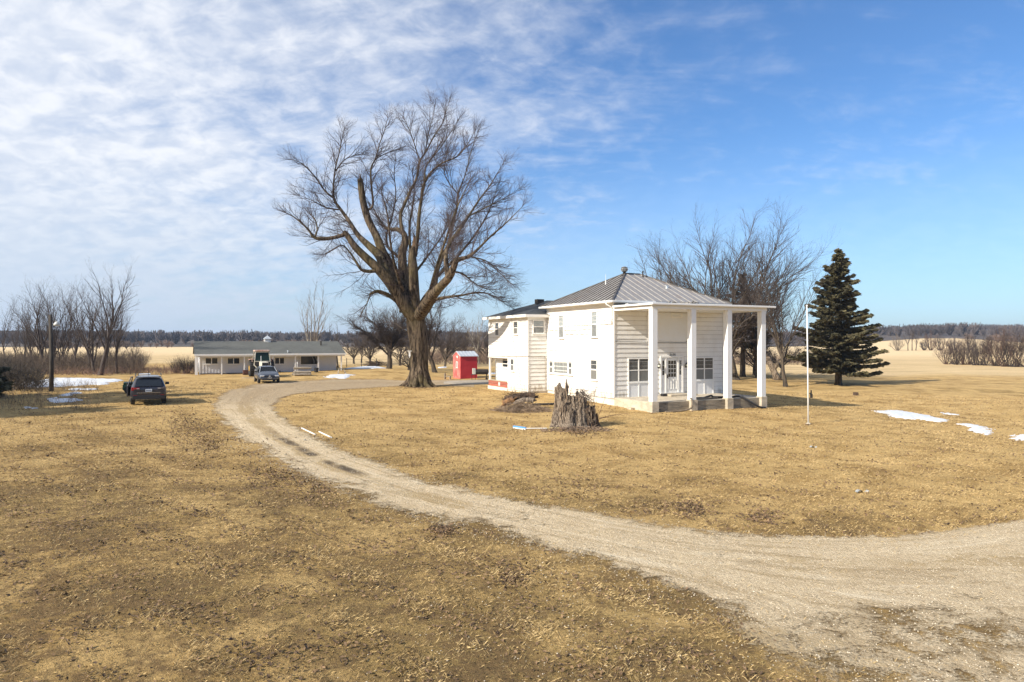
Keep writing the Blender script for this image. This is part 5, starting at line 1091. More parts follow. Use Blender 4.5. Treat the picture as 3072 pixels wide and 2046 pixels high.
def bush(px, py, w, h, label, seed, mat=M_TWIG, name='bare_bush', n=60, rad=.014, Y=None, group=None):
    base = at(px, py) if Y is None else Vector(((px-1536)/FPX*Y, Y, gz((px-1536)/FPX*Y, Y))); rg = np.random.default_rng(seed); ch = []
    for i in range(n):
        a_ = rg.random()*6.283; sp = w/h*rg.random()**.6
        Q, _ = path(rg, np.array([math.cos(a_)*w*.25*rg.random(), math.sin(a_)*w*.25*rg.random(), -.05]), np.array([math.cos(a_)*sp, math.sin(a_)*sp, 1.]), h*rg.uniform(.7, 1.1)/max(.6, (1/(1+sp*sp))**.5)*.85, 6, .09, -.01)
        R_ = np.linspace(rad, rad*.4, 6); ch.append((Q, R_))
    A0 = (np.array([c[0] for c in ch]), np.array([c[1] for c in ch])); A1 = grow(rg, *A0, (2.4, h*.3, .25, .6, .1, .02, rad*.7, 4)); A2 = grow(rg, *A1, (2.6, h*.15, .1, .6, .1, .0, rad*.5, 3))
    V, F = join([tubes_lv(*A, 3) for A in (A0, A1, A2)]); o = np_obj(name, V, F, mat, loc=base); return tag(o, label, 'bush', group)
def hedge(px, py, w, h, label, seed, mat, name, n, rad, Y, group):
    base = at(px, py) if Y is None else Vector(((px-1536)/FPX*Y, Y, gz((px-1536)/FPX*Y, Y))); rg = np.random.default_rng(seed); Qs, Rs = [], []
    for i in range(n):
        a_ = rg.random()*6.283; r_ = rg.random()**.6; top_ = h*1.1*(1-.55*r_*r_)*rg.uniform(.75, 1.0)
        q0 = np.array([math.cos(a_)*w*.10*r_, math.sin(a_)*w*.10*r_, -.1]); q1 = np.array([math.cos(a_)*w*r_*.9, math.sin(a_)*w*r_*.9, top_]); t_ = np.linspace(0, 1, 8)[:, None]
        Q = q0+(q1-q0)*t_; Q[:, :2] += (q1-q0)[:2]*.22*np.sin(t_*math.pi)*1; Q += rg.normal(0, h*.022, Q.shape)*t_; Qs.append(Q); Rs.append(np.linspace(rad*1.2, rad*.35, 8))
    A0 = (np.array(Qs), np.array(Rs)); A1 = grow(rg, *A0, (9/h, h*.26, .35, .62, .11, .04, rad*.42, 5)); A2 = grow(rg, *A1, (17/h, h*.13, .1, .62, .12, .03, rad*.26, 4)); A3 = grow(rg, *A2, (20/h, h*.07, .1, .62, .12, .03, rad*.18, 3))
    V, F = join([tubes_lv(*A, 3) for A in (A0, A1, A2, A3)]); return tag(np_obj(name, V, F, mat, loc=base), label, 'shrub', group)
bush(560, 1120, 1.5, 2.1, 'round bare bush beside the left end of the low shed', 31, n=110); bush(532, 1119, 1.3, 1.7, 'smaller bare bush left of the one beside the shed', 32, n=80); bush(588, 1117, 1.0, 1.5, 'bare bush tucked behind the left shed corner', 33, n=60, Y=78)
bush(427, 1105, 1.4, 2.6, 'thin pale bare bush at the field edge behind the parked dark cars', 34, M_TWIGL, n=30, Y=86)
extra = [(2858, 1092, 1026, 171), (2905, 1094, 1016, 172), (2940, 1096, 1012, 173), (2990, 1098, 996, 174), (3028, 1100, 990, 175), (3055, 1101, 1004, 176)]
for px, py, top, sd_, tw_, lb in HRN:
    q_ = at(px, py); h_ = (CZ-q_.z)+(1023-top)/FPX*q_.y; hedge(px, py, h_*(.42+.22*((sd_*7) % 5)/5), h_, lb, sd_, tw_, 'hedge_tree', 20, .045, None, 'bare trees of the right hedgerow')
for i_, (px, py, top, sd_) in enumerate(extra):
    q_ = at(px, py); h_ = (CZ-q_.z)+(1023-top)/FPX*q_.y; hedge(px, py, h_*.5, h_, 'filler shrub tangled in the right hedgerow, %s from its left end' % ('first', 'second', 'third', 'fourth', 'fifth', 'sixth')[i_], sd_, M_TWIGR if i_ % 2 else M_TWIG, 'hedge_shrub', 18, .04, None, 'bare shrubs of the right hedgerow')
for px, py, top, sd_, tw_, wd, lb in HR2:
    h_ = (CZ-gz((px-1536)/FPX*265, 265))+(1023-top)/FPX*265
    if wd > .6: hedge(px, py, h_*.55*wd, h_, lb, sd_, tw_, 'distant_tree', 18, .09, 265, 'bare trees at the far field edge')
    else: make_tree('distant_tree', px, py, top, lb, width=wd, fork=.35, nmain=5, trunk=.16, seed=sd_, up=.5, dens=.6, droop=0, group='bare trees at the far field edge', twig=tw_, bark=M_TWIG, tw=3, Y=265)
# brush heap and far brush behind the hut
stalks('far_brush', [(1285, 1475, 1068, 1094, 900), (2180, 2500, 1086, 1096, 500)], varied('far_brush_brown', (.11, .075, .055), (.22, .155, .11), .3, .9), 'brown brush hedge beyond the red hut and the porch', 'brush', 5, (1.2, 3.2), 5, .03, .6)
rg = np.random.default_rng(77); ch = []
p0 = np.array(at(1128, 1098))
for i in range(170):
    a_ = rg.random()*6.28; r_ = abs(rg.normal(0, .9)); q0_ = p0+np.array([math.cos(a_)*r_*1.3, math.sin(a_)*r_, .75*math.exp(-r_*r_/1.2)*rg.random()])
    Q, _ = path(rg, q0_, np.array([rg.normal(), rg.normal(), .1]), rg.uniform(.6, 1.8), 4, .15, -.05); ch.append((Q, np.linspace(.03, .012, 4)))
V, F = tubes_np(ch, 4); tag(np_obj('brush_heap', V, F, M_ROTD), 'dark heap of cut branches behind the snow bank right of the shed', 'brush heap')
# wire fence at the field edge
fc = empty('wire_fence', at(1084, 1101), 0, 'thin wire field fence with dark posts beyond the shed', 'fence'); o_ = fc.location
fps = [at(x, 1102-i*.2) for i, x in enumerate((1040, 1084, 1130, 1176, 1222, 1268))]
for q_ in fps: b = MB(); b.tube([q_-o_, q_-o_+Vector((0, 0, 1.25))], .05, 5); b.build('post', M_IRON, fc)
for hh in (.4, .75, 1.1): b = MB(); b.tube([q_-o_+Vector((0, 0, hh)) for q_ in fps], .012, 4); b.build('wire', M_IRON, fc)

# far wooded hills
def woods(name, rows, mat, label, seed, n, hgt, cw, rad):
    rg = np.random.default_rng(seed); temps = []
    for k in range(6):
        ch = []
        Q, _ = path(rg, np.zeros(3), np.array([0, 0, 1.]), .55, 3, .03, 0); ch.append((Q, np.linspace(rad*2, rad, 3)))
        for i in range(34):
            a_ = rg.random()*6.28; z = .12+.5*rg.random(); sp = cw*rg.uniform(.3, 1)
            q_ = np.array([[0, 0, z], [math.cos(a_)*sp*.5, math.sin(a_)*sp*.5, z+.16+.1*rg.random()], [math.cos(a_)*sp*.7+rg.normal(0, .06), math.sin(a_)*sp*.7+rg.normal(0, .06), min(1.02, z+.28+.2*rg.random())]]); ch.append((q_, np.array([rad, rad*.8, rad*.5])))
        temps.append(tubes_np(ch, 3))
    Vs, Fs, off = [], [], 0
    for i in range(n):
        y = rows[0]+(rows[1]-rows[0])*rg.random()**1.3; xr = y*.80; x = rg.uniform(-xr, xr)
        if rows[2] is not None and not rows[2](x, y, rg): continue
        V, F = temps[i % 6]; a_ = rg.random()*6.28; s_ = hgt*rg.uniform(.75, 1.2); R_ = np.array([[math.cos(a_), -math.sin(a_), 0], [math.sin(a_), math.cos(a_), 0], [0, 0, 1]])
        Vs.append((V @ R_.T)*s_+np.array([x, y, gz(x, y)-.3])); Fs.append(F+off); off += len(V)
    return tag(np_obj(name, np.concatenate(Vs), np.concatenate(Fs), mat), label, 'woods', kind='stuff')
def farmask(x, y, rg): return True
woods('far_woods', (520, 1500, None), varied('far_twigs', (.060, .050, .048), (.105, .083, .076), .01, .95), 'leafless woods covering the low hills along the horizon', 3, 3600, 11, .5, .034)
def leftrow(x, y, rg):
    v = math.sin(x*.021+1)+math.sin(x*.057+2)+.7*math.sin(x*.13)
    return (-.72 < x/y < .05 and v > -.2) or (x/y > .28 and x/y < .8 and v > .9)
woods('field_hedge', (330, 470, leftrow), varied('hedge_brown_far', (.10, .075, .06), (.17, .12, .095), .02, .95), 'brown leafless hedge trees along the far side of the fields', 4, 620, 4.6, .75, .04)
xs = np.linspace(-1500, 1500, 90); ys = np.linspace(470, 1700, 26); X, Y = np.meshgrid(xs, ys)
Vv = np.stack([X, Y, ground(X, Y)+.3+5.2*np.clip((Y-500)/120, 0, 1)*(1+.25*np.sin(X*.045)+.25*np.sin(X*.11+Y*.05))], -1).reshape(-1, 3); I = np.arange(90*26).reshape(26, 90)
tag(np_obj('hills', Vv, np.stack([I[:-1, :-1], I[:-1, 1:], I[1:, 1:], I[1:, :-1]], -1).reshape(-1, 4), M_WOODS, smooth=True), kind='structure')
# ------------------------------------------------------------------ vehicles
def loft(sec, name, mat, parent, sub=2):
    V, F = [], []
    for (y, hw, zb, zl, hr, zr) in sec:
        half = [(hw*.90, zb), (hw, zb+.16), (hw*1.0, zb*.45+zl*.55), (hw*.965, zl), (hr, zr-.075*(zr > zl+.2)-.01), (hr*.82, zr)]
        ring = [(x, y, z) for x, z in half]+[(-x, y, z) for x, z in half[::-1]]; V += ring
    n = 12
    for i in range(len(sec)-1):
        for j in range(n): F.append((i*n+j, i*n+(j+1) % n, (i+1)*n+(j+1) % n, (i+1)*n+j))
    F.append(tuple(range(n-1, -1, -1))); F.append(tuple(range((len(sec)-1)*n, len(sec)*n)))
    o = mesh_obj(name, V, [f[::-1] for f in F], mat, parent, True)
    if sub: m = o.modifiers.new('subsurf', 'SUBSURF'); m.levels = sub; m.render_levels = sub
    return o
def wheel(parent, x, y, r, w, rim=None, name='wheel', hub=None):
    b = MB(); b.lathe([(r*.55, -w/2), (r*.9, -w/2), (r, -w*.32), (r, w*.32), (r*.9, w/2), (r*.55, w/2)], 20, (x, y, r), 'x'); wo = b.build(name, material('tyre_rubber', (.022, .021, .020), .85), parent)
    b = MB(); s = 1 if x > 0 else -1; b.lathe([(r*.12, s*(w/2+.012)), (r*.56, s*(w/2-.01)), (r*.56, -s*w*.3)], 16, (x, y, r), 'x'); b.build('rim', rim or material('alloy_rim', (.32, .33, .34), .35, .8), wo, smooth=False)
    return wo
def paint(name, col):
    def f(q):
        q.b.inputs['Coat Weight'].default_value = .7; q.b.inputs['Coat Roughness'].default_value = .08
        q.put(q.b.inputs['Roughness'], q.ramp(q.noise(q.o, 3, 4), .3, .7, .25, .42))
        q.put(q.b.inputs['Base Color'], q.mix(q.ramp(q.noise(q.o, 1.4, 5), .4, .8, 0, .35), col, tuple(c*.6+.06 for c in col)))
    return material(name, col, .35, .35, build=f)
M_SUV = paint('dark_plum_paint', (.028, .026, .036)); M_HATCH = paint('slate_blue_paint', (.040, .050, .072))
M_LAMPR = material('red_lamp', (.30, .012, .014), .2); M_LAMPC = material('clear_lamp', (.55, .57, .60), .15, .3); M_CHROME = material('chrome', (.62, .62, .64), .18, 1.0)
M_PLATE = material('plate_white', (.62, .68, .74), .5)

dirv = lambda rz: Vector((-math.sin(rz), math.cos(rz), 0))
rz = math.radians(28.6); rear = at(446, 1217)
c_ = rear+dirv(rz)*2.2; c_.z = gz(c_.x, c_.y)
SU = empty('parked_suv', c_, rz, 'dark compact sport utility parked on the lawn, rear to the camera, left door ajar', 'car')
loft([(-2.22, .80, .46, .96, .70, 1.00), (-2.17, .91, .36, 1.0, .74, 1.05), (-2.05, .94, .33, 1.03, .75, 1.22), (-1.88, .945, .32, 1.04, .72, 1.50), (-1.72, .945, .32, 1.04, .70, 1.63), (-1.0, .945, .30, 1.02, .69, 1.69), (0, .945, .30, 1.0, .67, 1.68), (.55, .94, .30, .99, .65, 1.58), (1.2, .93, .30, .98, .70, 1.10), (1.9, .90, .32, .92, .62, 1.0), (2.18, .78, .36, .8, .5, .84)], 'body', M_SUV, SU)
b = MB(); b.add([(-.70, -2.20, 1.09), (.70, -2.20, 1.09), (.60, -1.92, 1.52), (-.60, -1.92, 1.52), (-.70, -2.10, 1.07), (.70, -2.10, 1.07), (.60, -1.80, 1.50), (-.60, -1.80, 1.50)], [(0, 1, 2, 3), (7, 6, 5, 4), (0, 4, 5, 1), (1, 5, 6, 2), (2, 6, 7, 3), (3, 7, 4, 0)]); b.build('rear_window', M_GLASS, SU)
b = MB(); b.box(-.66, .66, -2.0, -1.72, 1.60, 1.645); b.build('roof_spoiler', M_SUV, SU, bevel=.015)
for s in (-1, 1):
    b = MB(); b.add([(s*.935, -1.6, 1.05), (s*.935, .85, 1.03), (s*.72, .35, 1.53), (s*.735, -1.55, 1.56)], [(0, 1, 2, 3), (3, 2, 1, 0)]); b.build('side_window', M_GLASS, SU)
    b = MB(); b.box(s*.62-.16, s*.62+.16, -2.255, -2.12, .93, 1.02); b.box(s*.82-.07, s*.82+.07, -2.235, -2.05, .86, 1.05); tl = b.build('tail_lamp', M_LAMPR if s < 0 else material('smoked_lamp', (.10, .085, .09), .2), SU, bevel=.015)
    b = MB(); b.box(s*.55-.07, s*.55+.07, -2.262, -2.256, .95, .985); b.build('clear_lens', M_LAMPC, tl)
    b = MB(); b.tube([(s*.66, -1.55, 1.66), (s*.68, -1.35, 1.74), (s*.68, .1, 1.74), (s*.66, .3, 1.66)], .022, 6); b.build('roof_rail', M_BLACKP, SU)
    b = MB(); b.box(s*1.06-.11, s*1.06+.11, .62, .74, 1.02, 1.18); b.bar((s*.92, .7, 1.05), (s*1.0, .7, 1.1), .05); b.build('wing_mirror', M_BLACKP, SU, bevel=.03)
    for y in (-1.34, 1.34): wheel(SU, s*.82, y, .355, .24)
b = MB(); b.box(-.84, .84, -2.285, -2.12, .34, .56); b.build('lower_bumper', M_BLACKP, SU, bevel=.03)
b = MB(); b.box(-.80, -.6, -2.292, -2.26, .57, .59); b.box(.6, .80, -2.292, -2.26, .57, .59); b.build('reflector', M_LAMPR, SU)
b = MB(); b.box(-.17, .17, -2.262, -2.23, .78, .93); pl_ = b.build('number_plate', M_PLATE, SU)
b = MB(); r_ = random.Random(5); [b.box(-.14+k*.048, -.14+k*.048+.028, -2.266, -2.263, .82, .89) for k in range(6)]; b.build('plate_marks', material('plate_blue', (.06, .10, .18), .5), pl_)
b = MB(); b.box(-.62, .62, -2.250, -2.22, .71, .73); b.build('chrome_strip', M_CHROME, SU)
b = MB(); b.tube([(0, -1.2, 1.68), (.0, -1.32, 1.98)], .012, 5); b.build('antenna', M_BLACKP, SU)
hinge = Matrix.Translation((-.93, .78, 0)) @ Matrix.Rotation(math.radians(-10), 4, 'Z')
b = MB(); b.box(-.05, .03, -1.0, 0, .38, 1.02, hinge); b.bar(hinge @ Vector((0, -1.0, 1.0)), hinge @ Vector((.16, -.85, 1.55)), .05); b.bar(hinge @ Vector((0, -.05, 1.0)), hinge @ Vector((.18, -.5, 1.56)), .05); b.bar(hinge @ Vector((.16, -.85, 1.55)), hinge @ Vector((.18, -.5, 1.56)), .05)
dr_ = b.build('open_door', M_SUV, SU, bevel=.01)

rz = math.radians(206.5); front = at(809, 1150.5); c_ = front-dirv(rz)*2.08; c_.z = gz(c_.x, c_.y)
GO = empty('parked_hatchback', c_, rz, 'slate blue hatchback parked nose to the camera in front of the tractor', 'car')
loft([(-2.05, .72, .45, .9, .60, .95), (-1.95, .86, .32, .95, .62, 1.15), (-1.6, .895, .28, .97, .62, 1.40), (-.8, .90, .26, .95, .61, 1.49), (.0, .90, .26, .93, .60, 1.48), (.45, .90, .26, .93, .58, 1.38), (1.12, .89, .26, .92, .68, .98), (1.65, .87, .28, .84, .64, .90), (1.98, .80, .30, .70, .56, .76), (2.1, .66, .34, .58, .46, .63)], 'body', M_HATCH, GO)
b = MB(); b.add([(-.70, 1.14, 1.00), (.70, 1.14, 1.00), (.55, .42, 1.415), (-.55, .42, 1.415)], [(0, 1, 2, 3), (3, 2, 1, 0)]); b.build('windscreen', M_GLASS, GO)
for s in (-1, 1):
    b = MB(); b.add([(s*.90, -1.5, .99), (s*.90, .95, .97), (s*.64, .30, 1.36), (s*.66, -1.3, 1.38)], [(0, 1, 2, 3), (3, 2, 1, 0)]); b.build('side_window', M_GLASS, GO)
    b = MB(); b.bar((s*.72, 1.15, 1.0), (s*.56, .40, 1.43), .035); b.build('pillar_glint', M_TIN, GO)  # pale bar added as the sun glint along the windscreen pillar
    b = MB(); b.box(s*.60-.17, s*.60+.17, 1.96, 2.08, .60, .74); b.build('headlamp', M_LAMPC, GO, bevel=.04)
    b = MB(); b.box(s*1.0-.10, s*1.0+.10, .72, .82, .95, 1.07); b.build('wing_mirror', M_BLACKP, GO, bevel=.03)
    for y in (-1.29, 1.29): wheel(GO, s*.79, y, .32, .21)
b = MB(); b.box(-.42, .42, 2.07, 2.13, .60, .69); b.box(-.62, .62, 2.05, 2.12, .30, .42); b.build('grille', M_BLACKP, GO, bevel=.01)
b = MB(); b.lathe([(.02, 2.14), (.062, 2.14), (.062, 2.15), (.08, 2.155), (.08, 2.13)], 18, (0, 0, .655), 'y'); b.bar((-.04, 2.152, .70), (-.018, 2.152, .61), .012); b.bar((.04, 2.152, .70), (.018, 2.152, .61), .012); b.bar((-.018, 2.152, .61), (0, 2.152, .66), .012); b.bar((.018, 2.152, .61), (0, 2.152, .66), .012); b.build('badge', M_CHROME, GO)
b = MB(); b.box(-.17, .17, 2.11, 2.14, .45, .56); pl_ = b.build('number_plate', M_CHROME, GO)
b = MB(); b.box(-.14, -.02, 2.141, 2.144, .475, .535); b.box(.02, .13, 2.141, 2.144, .475, .535); b.build('plate_marks', material('plate_grey', (.10, .11, .12), .5), pl_)
b = MB(); b.box(-.70, .70, 2.04, 2.10, .43, .44); b.build('chrome_strip', M_CHROME, GO)

# tractor
rz = math.radians(208); c_ = Vector((-25.0, 68.2, 0)); c_.z = gz(c_.x, c_.y)
TR = empty('farm_tractor', c_, rz, 'old pale cabbed farm tractor standing between the hatchback and the low shed', 'tractor')
M_TRW = varied('faded_tractor_white', (.50, .47, .38), (.66, .63, .54), 2, .6, c=(.34, .18, .10)); M_TRR = varied('rusty_cab_roof', (.55, .42, .36), (.40, .20, .14), 3, .75, c=(.62, .55, .48))
M_YEL = varied('yellow_rim', (.70, .42, .05), (.55, .30, .04), 3, .5)
for s in (-1, 1):
    w_ = wheel(TR, s*.92, -.35, .80, .46, M_YEL, 'rear_wheel'); b = MB()
    for k in range(22):
        a_ = k*2*math.pi/22; b.box(s*.92-.22, s*.92+.22, -.35+.80*math.cos(a_)-.03, -.35+.80*math.cos(a_)+.03, .80+.80*math.sin(a_)-.03, .80+.80*math.sin(a_)+.03)
    b.build('tread_lug', material('tyre_rubber'), w_); wheel(TR, s*.80, 2.05, .42, .26, M_YEL, 'front_wheel')
    b = MB(); b.tube([(s*.92, -1.2, 1.1), (s*.92, -.9, 1.6), (s*.92, -.35, 1.72), (s*.92, .25, 1.5)], .05, 6); b.box(s*.92-.24, s*.92+.24, -.9, .2, 1.66, 1.71); b.build('fender', M_TRR, TR)
b = MB(); b.box(-.32, .32, .55, 2.25, .95, 1.48); b.box(-.25, .25, .0, 2.2, .55, .949); b.build('bonnet', M_TRW, TR, bevel=.05)
b = MB(); b.box(-.28, .28, 2.252, 2.28, .98, 1.40); b.build('grille', M_BLACKP, TR); b = MB(); b.box(-.3, .3, 2.3, 2.6, .5, .9); b.build('front_weight', M_IRON, TR); b = MB(); b.box(-.75, .75, 2.0, 2.12, .40, .52); b.build('front_axle', M_IRON, TR)
b = MB()
for (x0_, y0_, x1_, y1_) in ((-.78, .50, -.62, .30), (.78, .50, .62, .30), (-.78, -.75, -.64, -.65), (.78, -.75, .64, -.65)): b.bar((x0_, y0_, 1.15), (x1_, y1_, 2.5), .08)
b.bar((-.78, .5, 1.50), (.78, .5, 1.50), .07); b.bar((-.62, .3, 2.42), (.62, .3, 2.42), .09); b.bar((-.78, .5, 1.15), (-.45, .62, .75), .07); b.bar((.78, .5, 1.15), (.45, .62, .75), .07); b.bar((-.78, .5, 1.15), (-.78, -.75, 1.15), .07); b.bar((.78, .5, 1.15), (.78, -.75, 1.15), .07)
cabf = b.build('cab_frame', M_TRW, TR)
b = MB(); b.add([(-.72, .47, 1.54), (.72, .47, 1.54), (.60, .31, 2.38), (-.60, .31, 2.38)], [(0, 1, 2, 3), (3, 2, 1, 0)]); b.build('windscreen', material('green_glass', (.03, .06, .045), .08), cabf)
b = MB(); b.box(-.74, .74, -.70, .40, .75, 1.14); b.box(-.70, -.34, .42, .46, 1.14, 1.48); b.box(.34, .70, .42, .46, 1.14, 1.48); b.build('cab_floor', M_BLACKP, TR)
b = MB(); b.box(-.72, .72, -.80, .45, 2.47, 2.62); b.build('cab_roof', M_TRR, TR, bevel=.05)
b = MB(); b.tube([(.22, 1.1, 1.45), (.22, 1.1, 2.05)], .035, 7); b.build('exhaust', M_TIN, TR)
b = MB(); b.box(-.25, .25, -.45, -.1, 1.1, 1.7); b.build('seat', varied('cracked_seat', (.10, .05, .03), (.2, .12, .08), 4, .7), TR)
b = MB(); b.box(-.75, .75, -1.5, -1.35, .2, .5); b.build('rear_hitch', M_IRON, TR)
p = at(757, 1135); b = MB(); b.box(-.95, .95, -.12, .12, 0, .08); tag(b.build('plank', M_OLDWOOD, loc=p, rz=.1), 'grey plank on the ground at the foot of the tractor', 'plank')
p = at(747, 1124); b = MB(); b.box(-.6, .6, -.3, .3, 0, .5); b.box(-.55, .55, -.33, -.301, .1, .4); tag(b.build('dark_crate', varied('dark_red_crate', (.06, .02, .015), (.12, .05, .035), 3, .8), loc=p, rz=TH, bevel=.02), 'dark brown crate left of the tractor under the porch of the shed', 'crate')

# green utility cart beyond the sport utility
c_ = at(424, 1178); UT = empty('utility_cart', c_, math.radians(-62), 'low green utility cart with a pale cab behind the parked dark sport utility', 'cart')
M_GRN = varied('dark_green_paint', (.03, .075, .035), (.05, .10, .05), 3, .5)
b = MB(); b.box(-.62, .62, -1.15, 1.2, .24, .62); b.build('body', M_GRN, UT, bevel=.05)
b = MB(); b.box(-.60, .60, -1.1, -.2, .621, .78); b.build('cargo_bed', M_GRN, UT, bevel=.03)
b = MB()
for x in (-.55, .55):
    for y in (-.15, .55): b.bar((x, y, .62), (x*.9, y-.05, 1.32), .05)
b.build('cab_post', M_BLACKP, UT)
b = MB(); b.box(-.5, .5, -.15, .58, 1.30, 1.35); b.build('cab_roof', M_TIN, UT, bevel=.02)
b = MB(); b.add([(-.5, .56, .70), (.5, .56, .70), (.48, .5, 1.3), (-.48, .5, 1.3)], [(0, 1, 2, 3), (3, 2, 1, 0)]); b.build('windscreen', M_GLASS, UT)
b = MB(); b.box(-.5, .5, -.1, .1, .62, 1.05); b.build('seat', M_BLACKP, UT, bevel=.03)
for s in (-1, 1):
    for y in (-.8, .85): wheel(UT, s*.58, y, .27, .2)

# ------------------------------------------------------------------ rotten stump, brush, small things in the yard
p = at(1722, 1282)
def jag(mb, c, r, h, seed, jagged=.35, seg=56, rows=26, lean=(0, 0), flare=.5):
    rr_ = random.Random(seed); tops = []; v = 0
    spikes = [(rr_.random()*6.283, rr_.uniform(.12, .9), rr_.uniform(-.35, .9)) for _ in range(8)]
    for j in range(seg):
        a_ = j*2*math.pi/seg; t_ = h*.80
        for sa, sw, sh in spikes:
            dlt = abs((a_-sa+math.pi) % (2*math.pi)-math.pi); t_ += max(0, 1-dlt/sw)*sh*jagged*h*.6
        t_ += rr_.uniform(-.10, .22)*jagged*h*.45; tops.append(min(max(t_, h*.45), h*1.04))
    ph = [rr_.random()*6.28 for _ in range(6)]; V, F = [], []
    for i in range(rows):
        s = i/(rows-1)
        for j in range(seg):
            a_ = j*2*math.pi/seg; z = tops[j]*s
            rad = r*(1+flare*(1-s)**4)*(1+.10*math.sin(a_*3+ph[0]+z*.5)+.05*math.sin(a_*7+ph[1]+z*1.6)+.045*math.sin(a_*16+ph[2]+z*2.5)+.05*math.sin(z*5+a_*2+ph[3])+.03*math.sin(z*11+a_*5+ph[4])+rr_.uniform(-.05, .05)); rad *= (1-.16*s)
            V.append((c[0]+lean[0]*s+rad*math.cos(a_), c[1]+lean[1]*s+rad*math.sin(a_), z-.1*(i == 0)))
    for i in range(rows-1):
        for j in range(seg): F.append((i*seg+j, i*seg+(j+1) % seg, (i+1)*seg+(j+1) % seg, (i+1)*seg+j))
    n0 = rows*seg                                               # rotten hollow inside
    for i in (0, 1, 2):
        for j in range(seg):
            a_ = j*2*math.pi/seg; rad = r*(.62, .5, .45)[i]; V.append((c[0]+lean[0]+rad*math.cos(a_), c[1]+lean[1]+rad*math.sin(a_), max(.1, tops[j]*(.93, .6, .3)[i])))
    for j in range(seg): F.append(((rows-1)*seg+j, (rows-1)*seg+(j+1) % seg, n0+(j+1) % seg, n0+j))
    for i in (0, 1):
        for j in range(seg): F.append((n0+i*seg+j, n0+i*seg+(j+1) % seg, n0+(i+1)*seg+(j+1) % seg, n0+(i+1)*seg+j))
    mb.add(V, F)
SP = empty('rotten_stump', p, 0, 'tall jagged rotten grey stump standing on the lawn before the farmhouse', 'stump')
b = MB(); jag(b, (-.62, 0, 0), .38, 2.26, 5, .42, seg=90, rows=34, lean=(-.06, 0), flare=.7); jag(b, (-.10, .08, 0), .52, 1.92, 8, .30, seg=96, rows=34, flare=.3); jag(b, (.30, -.05, 0), .42, 1.76, 9, .22, seg=90, rows=34, flare=.3); b.build('trunk', M_STUMP, SP)
b = MB(); jag(b, (.72, -.02, 0), .36, 1.15, 10, .3, seg=80, flare=.4, lean=(.04, 0)); jag(b, (1.05, .1, 0), .25, .80, 12, .25, seg=60, flare=.6); b.build('rotten_side', M_ROTD, SP)
b = MB(); jag(b, (.36, -.38, 0), .24, .80, 14, .4, flare=1.1); jag(b, (-.28, -.40, 0), .26, 1.0, 15, .4, flare=1.1); jag(b, (-.95, -.14, 0), .18, .55, 16, .4, flare=1.4); b.build('buttress', M_STUMP, SP)
rg = np.random.default_rng(9); ch = []
for i in range(150):
    q0_ = np.array([rg.uniform(.05, .62), rg.uniform(-.4, .2), rg.uniform(.9, 1.85)]); Q, _ = path(rg, q0_, np.array([rg.normal(.3, .5), rg.normal(-.2, .5), rg.normal(-.5, .6)]), rg.uniform(.25, .8), 4, .2, -.05); ch.append((Q, np.linspace(.012, .005, 4)))
V, F = tubes_np(ch, 3); np_obj('tangled_stems', V, F, M_TWIG, SP)
b = MB(); r_ = random.Random(44)
for i in range(120):
    a_ = r_.uniform(3.3, 6.1); cxx, rr_, hh_ = r_.choice([(-.62, .42, 1.9), (-.1, .55, 1.6), (.3, .46, 1.4), (.72, .40, .9)]); z_ = r_.uniform(.05, hh_); l_ = r_.uniform(.15, .55); o_ = rr_*(1.06-.1*z_/hh_)
    q_ = Vector((cxx+o_*math.cos(a_), o_*math.sin(a_), z_)); b.tube([q_, q_+Vector((r_.uniform(-.04, .04), -.02, l_*.6)), q_+Vector((r_.uniform(-.08, .08), -r_.uniform(.0, .09), l_))], [.022, .018, .004], 4)
b.build('splinters', varied('pale_splinters', (.42, .33, .24), (.20, .14, .09), 4, .9), SP); SP.scale = (.90, .95, 1.0)
def sapling(px, py, top, w, seed, label, n=5, name='bare_sapling', mat=M_TWIG, rad=.016):
    base = at(px, py); h = (1023-top)/FPX*base.y+CZ-base.z; rg = np.random.default_rng(seed); L = []
    for i in range(n):
        Q, _ = path(rg, np.array([rg.normal(0, .05), rg.normal(0, .05), -.05]), np.array([rg.normal(0, w), rg.normal(0, w), 1.]), h*rg.uniform(.65, 1.05), 10, .06, .02); L.append((Q, np.linspace(rad, .004, 10)))
    A0 = (np.array([l[0] for l in L]), np.array([l[1] for l in L])); A1 = grow(rg, *A0, (3.5, .55, .2, .75, .1, .03, .008, 5)); A2 = grow(rg, *A1, (5, .25, .15, .7, .1, .03, .005, 4))
    V, F = join([tubes_lv(*A, 4) for A in (A0, A1, A2)]); return tag(np_obj(name, V, F, mat, loc=base), label, 'sapling')
sapling(1771, 1271, 1132, .12, 3, 'thin bare sapling growing in front of the right side of the rotten stump', 3)
sapling(1790, 1262, 1150, .30, 4, 'thin forked bare sapling just right of the rotten stump', 3, mat=M_TWIGR)
b_ = at(1797, 1262); rg = np.random.default_rng(5); Q, _ = path(rg, np.array([0, 0, .1]), np.array([1., -.1, .32]), 1.6, 9, .07, -.02); A0 = (Q[None], np.linspace(.02, .006, 9)[None]); A1 = grow(rg, *A0, (4, .35, .2, .8, .1, .03, .008, 4))
V, F = join([tubes_lv(*A, 4) for A in (A0, A1)]); tag(np_obj('bent_branch', V, F, M_TWIGR, loc=b_), 'reddish bare branch arching out low to the right of the rotten stump', 'branch')
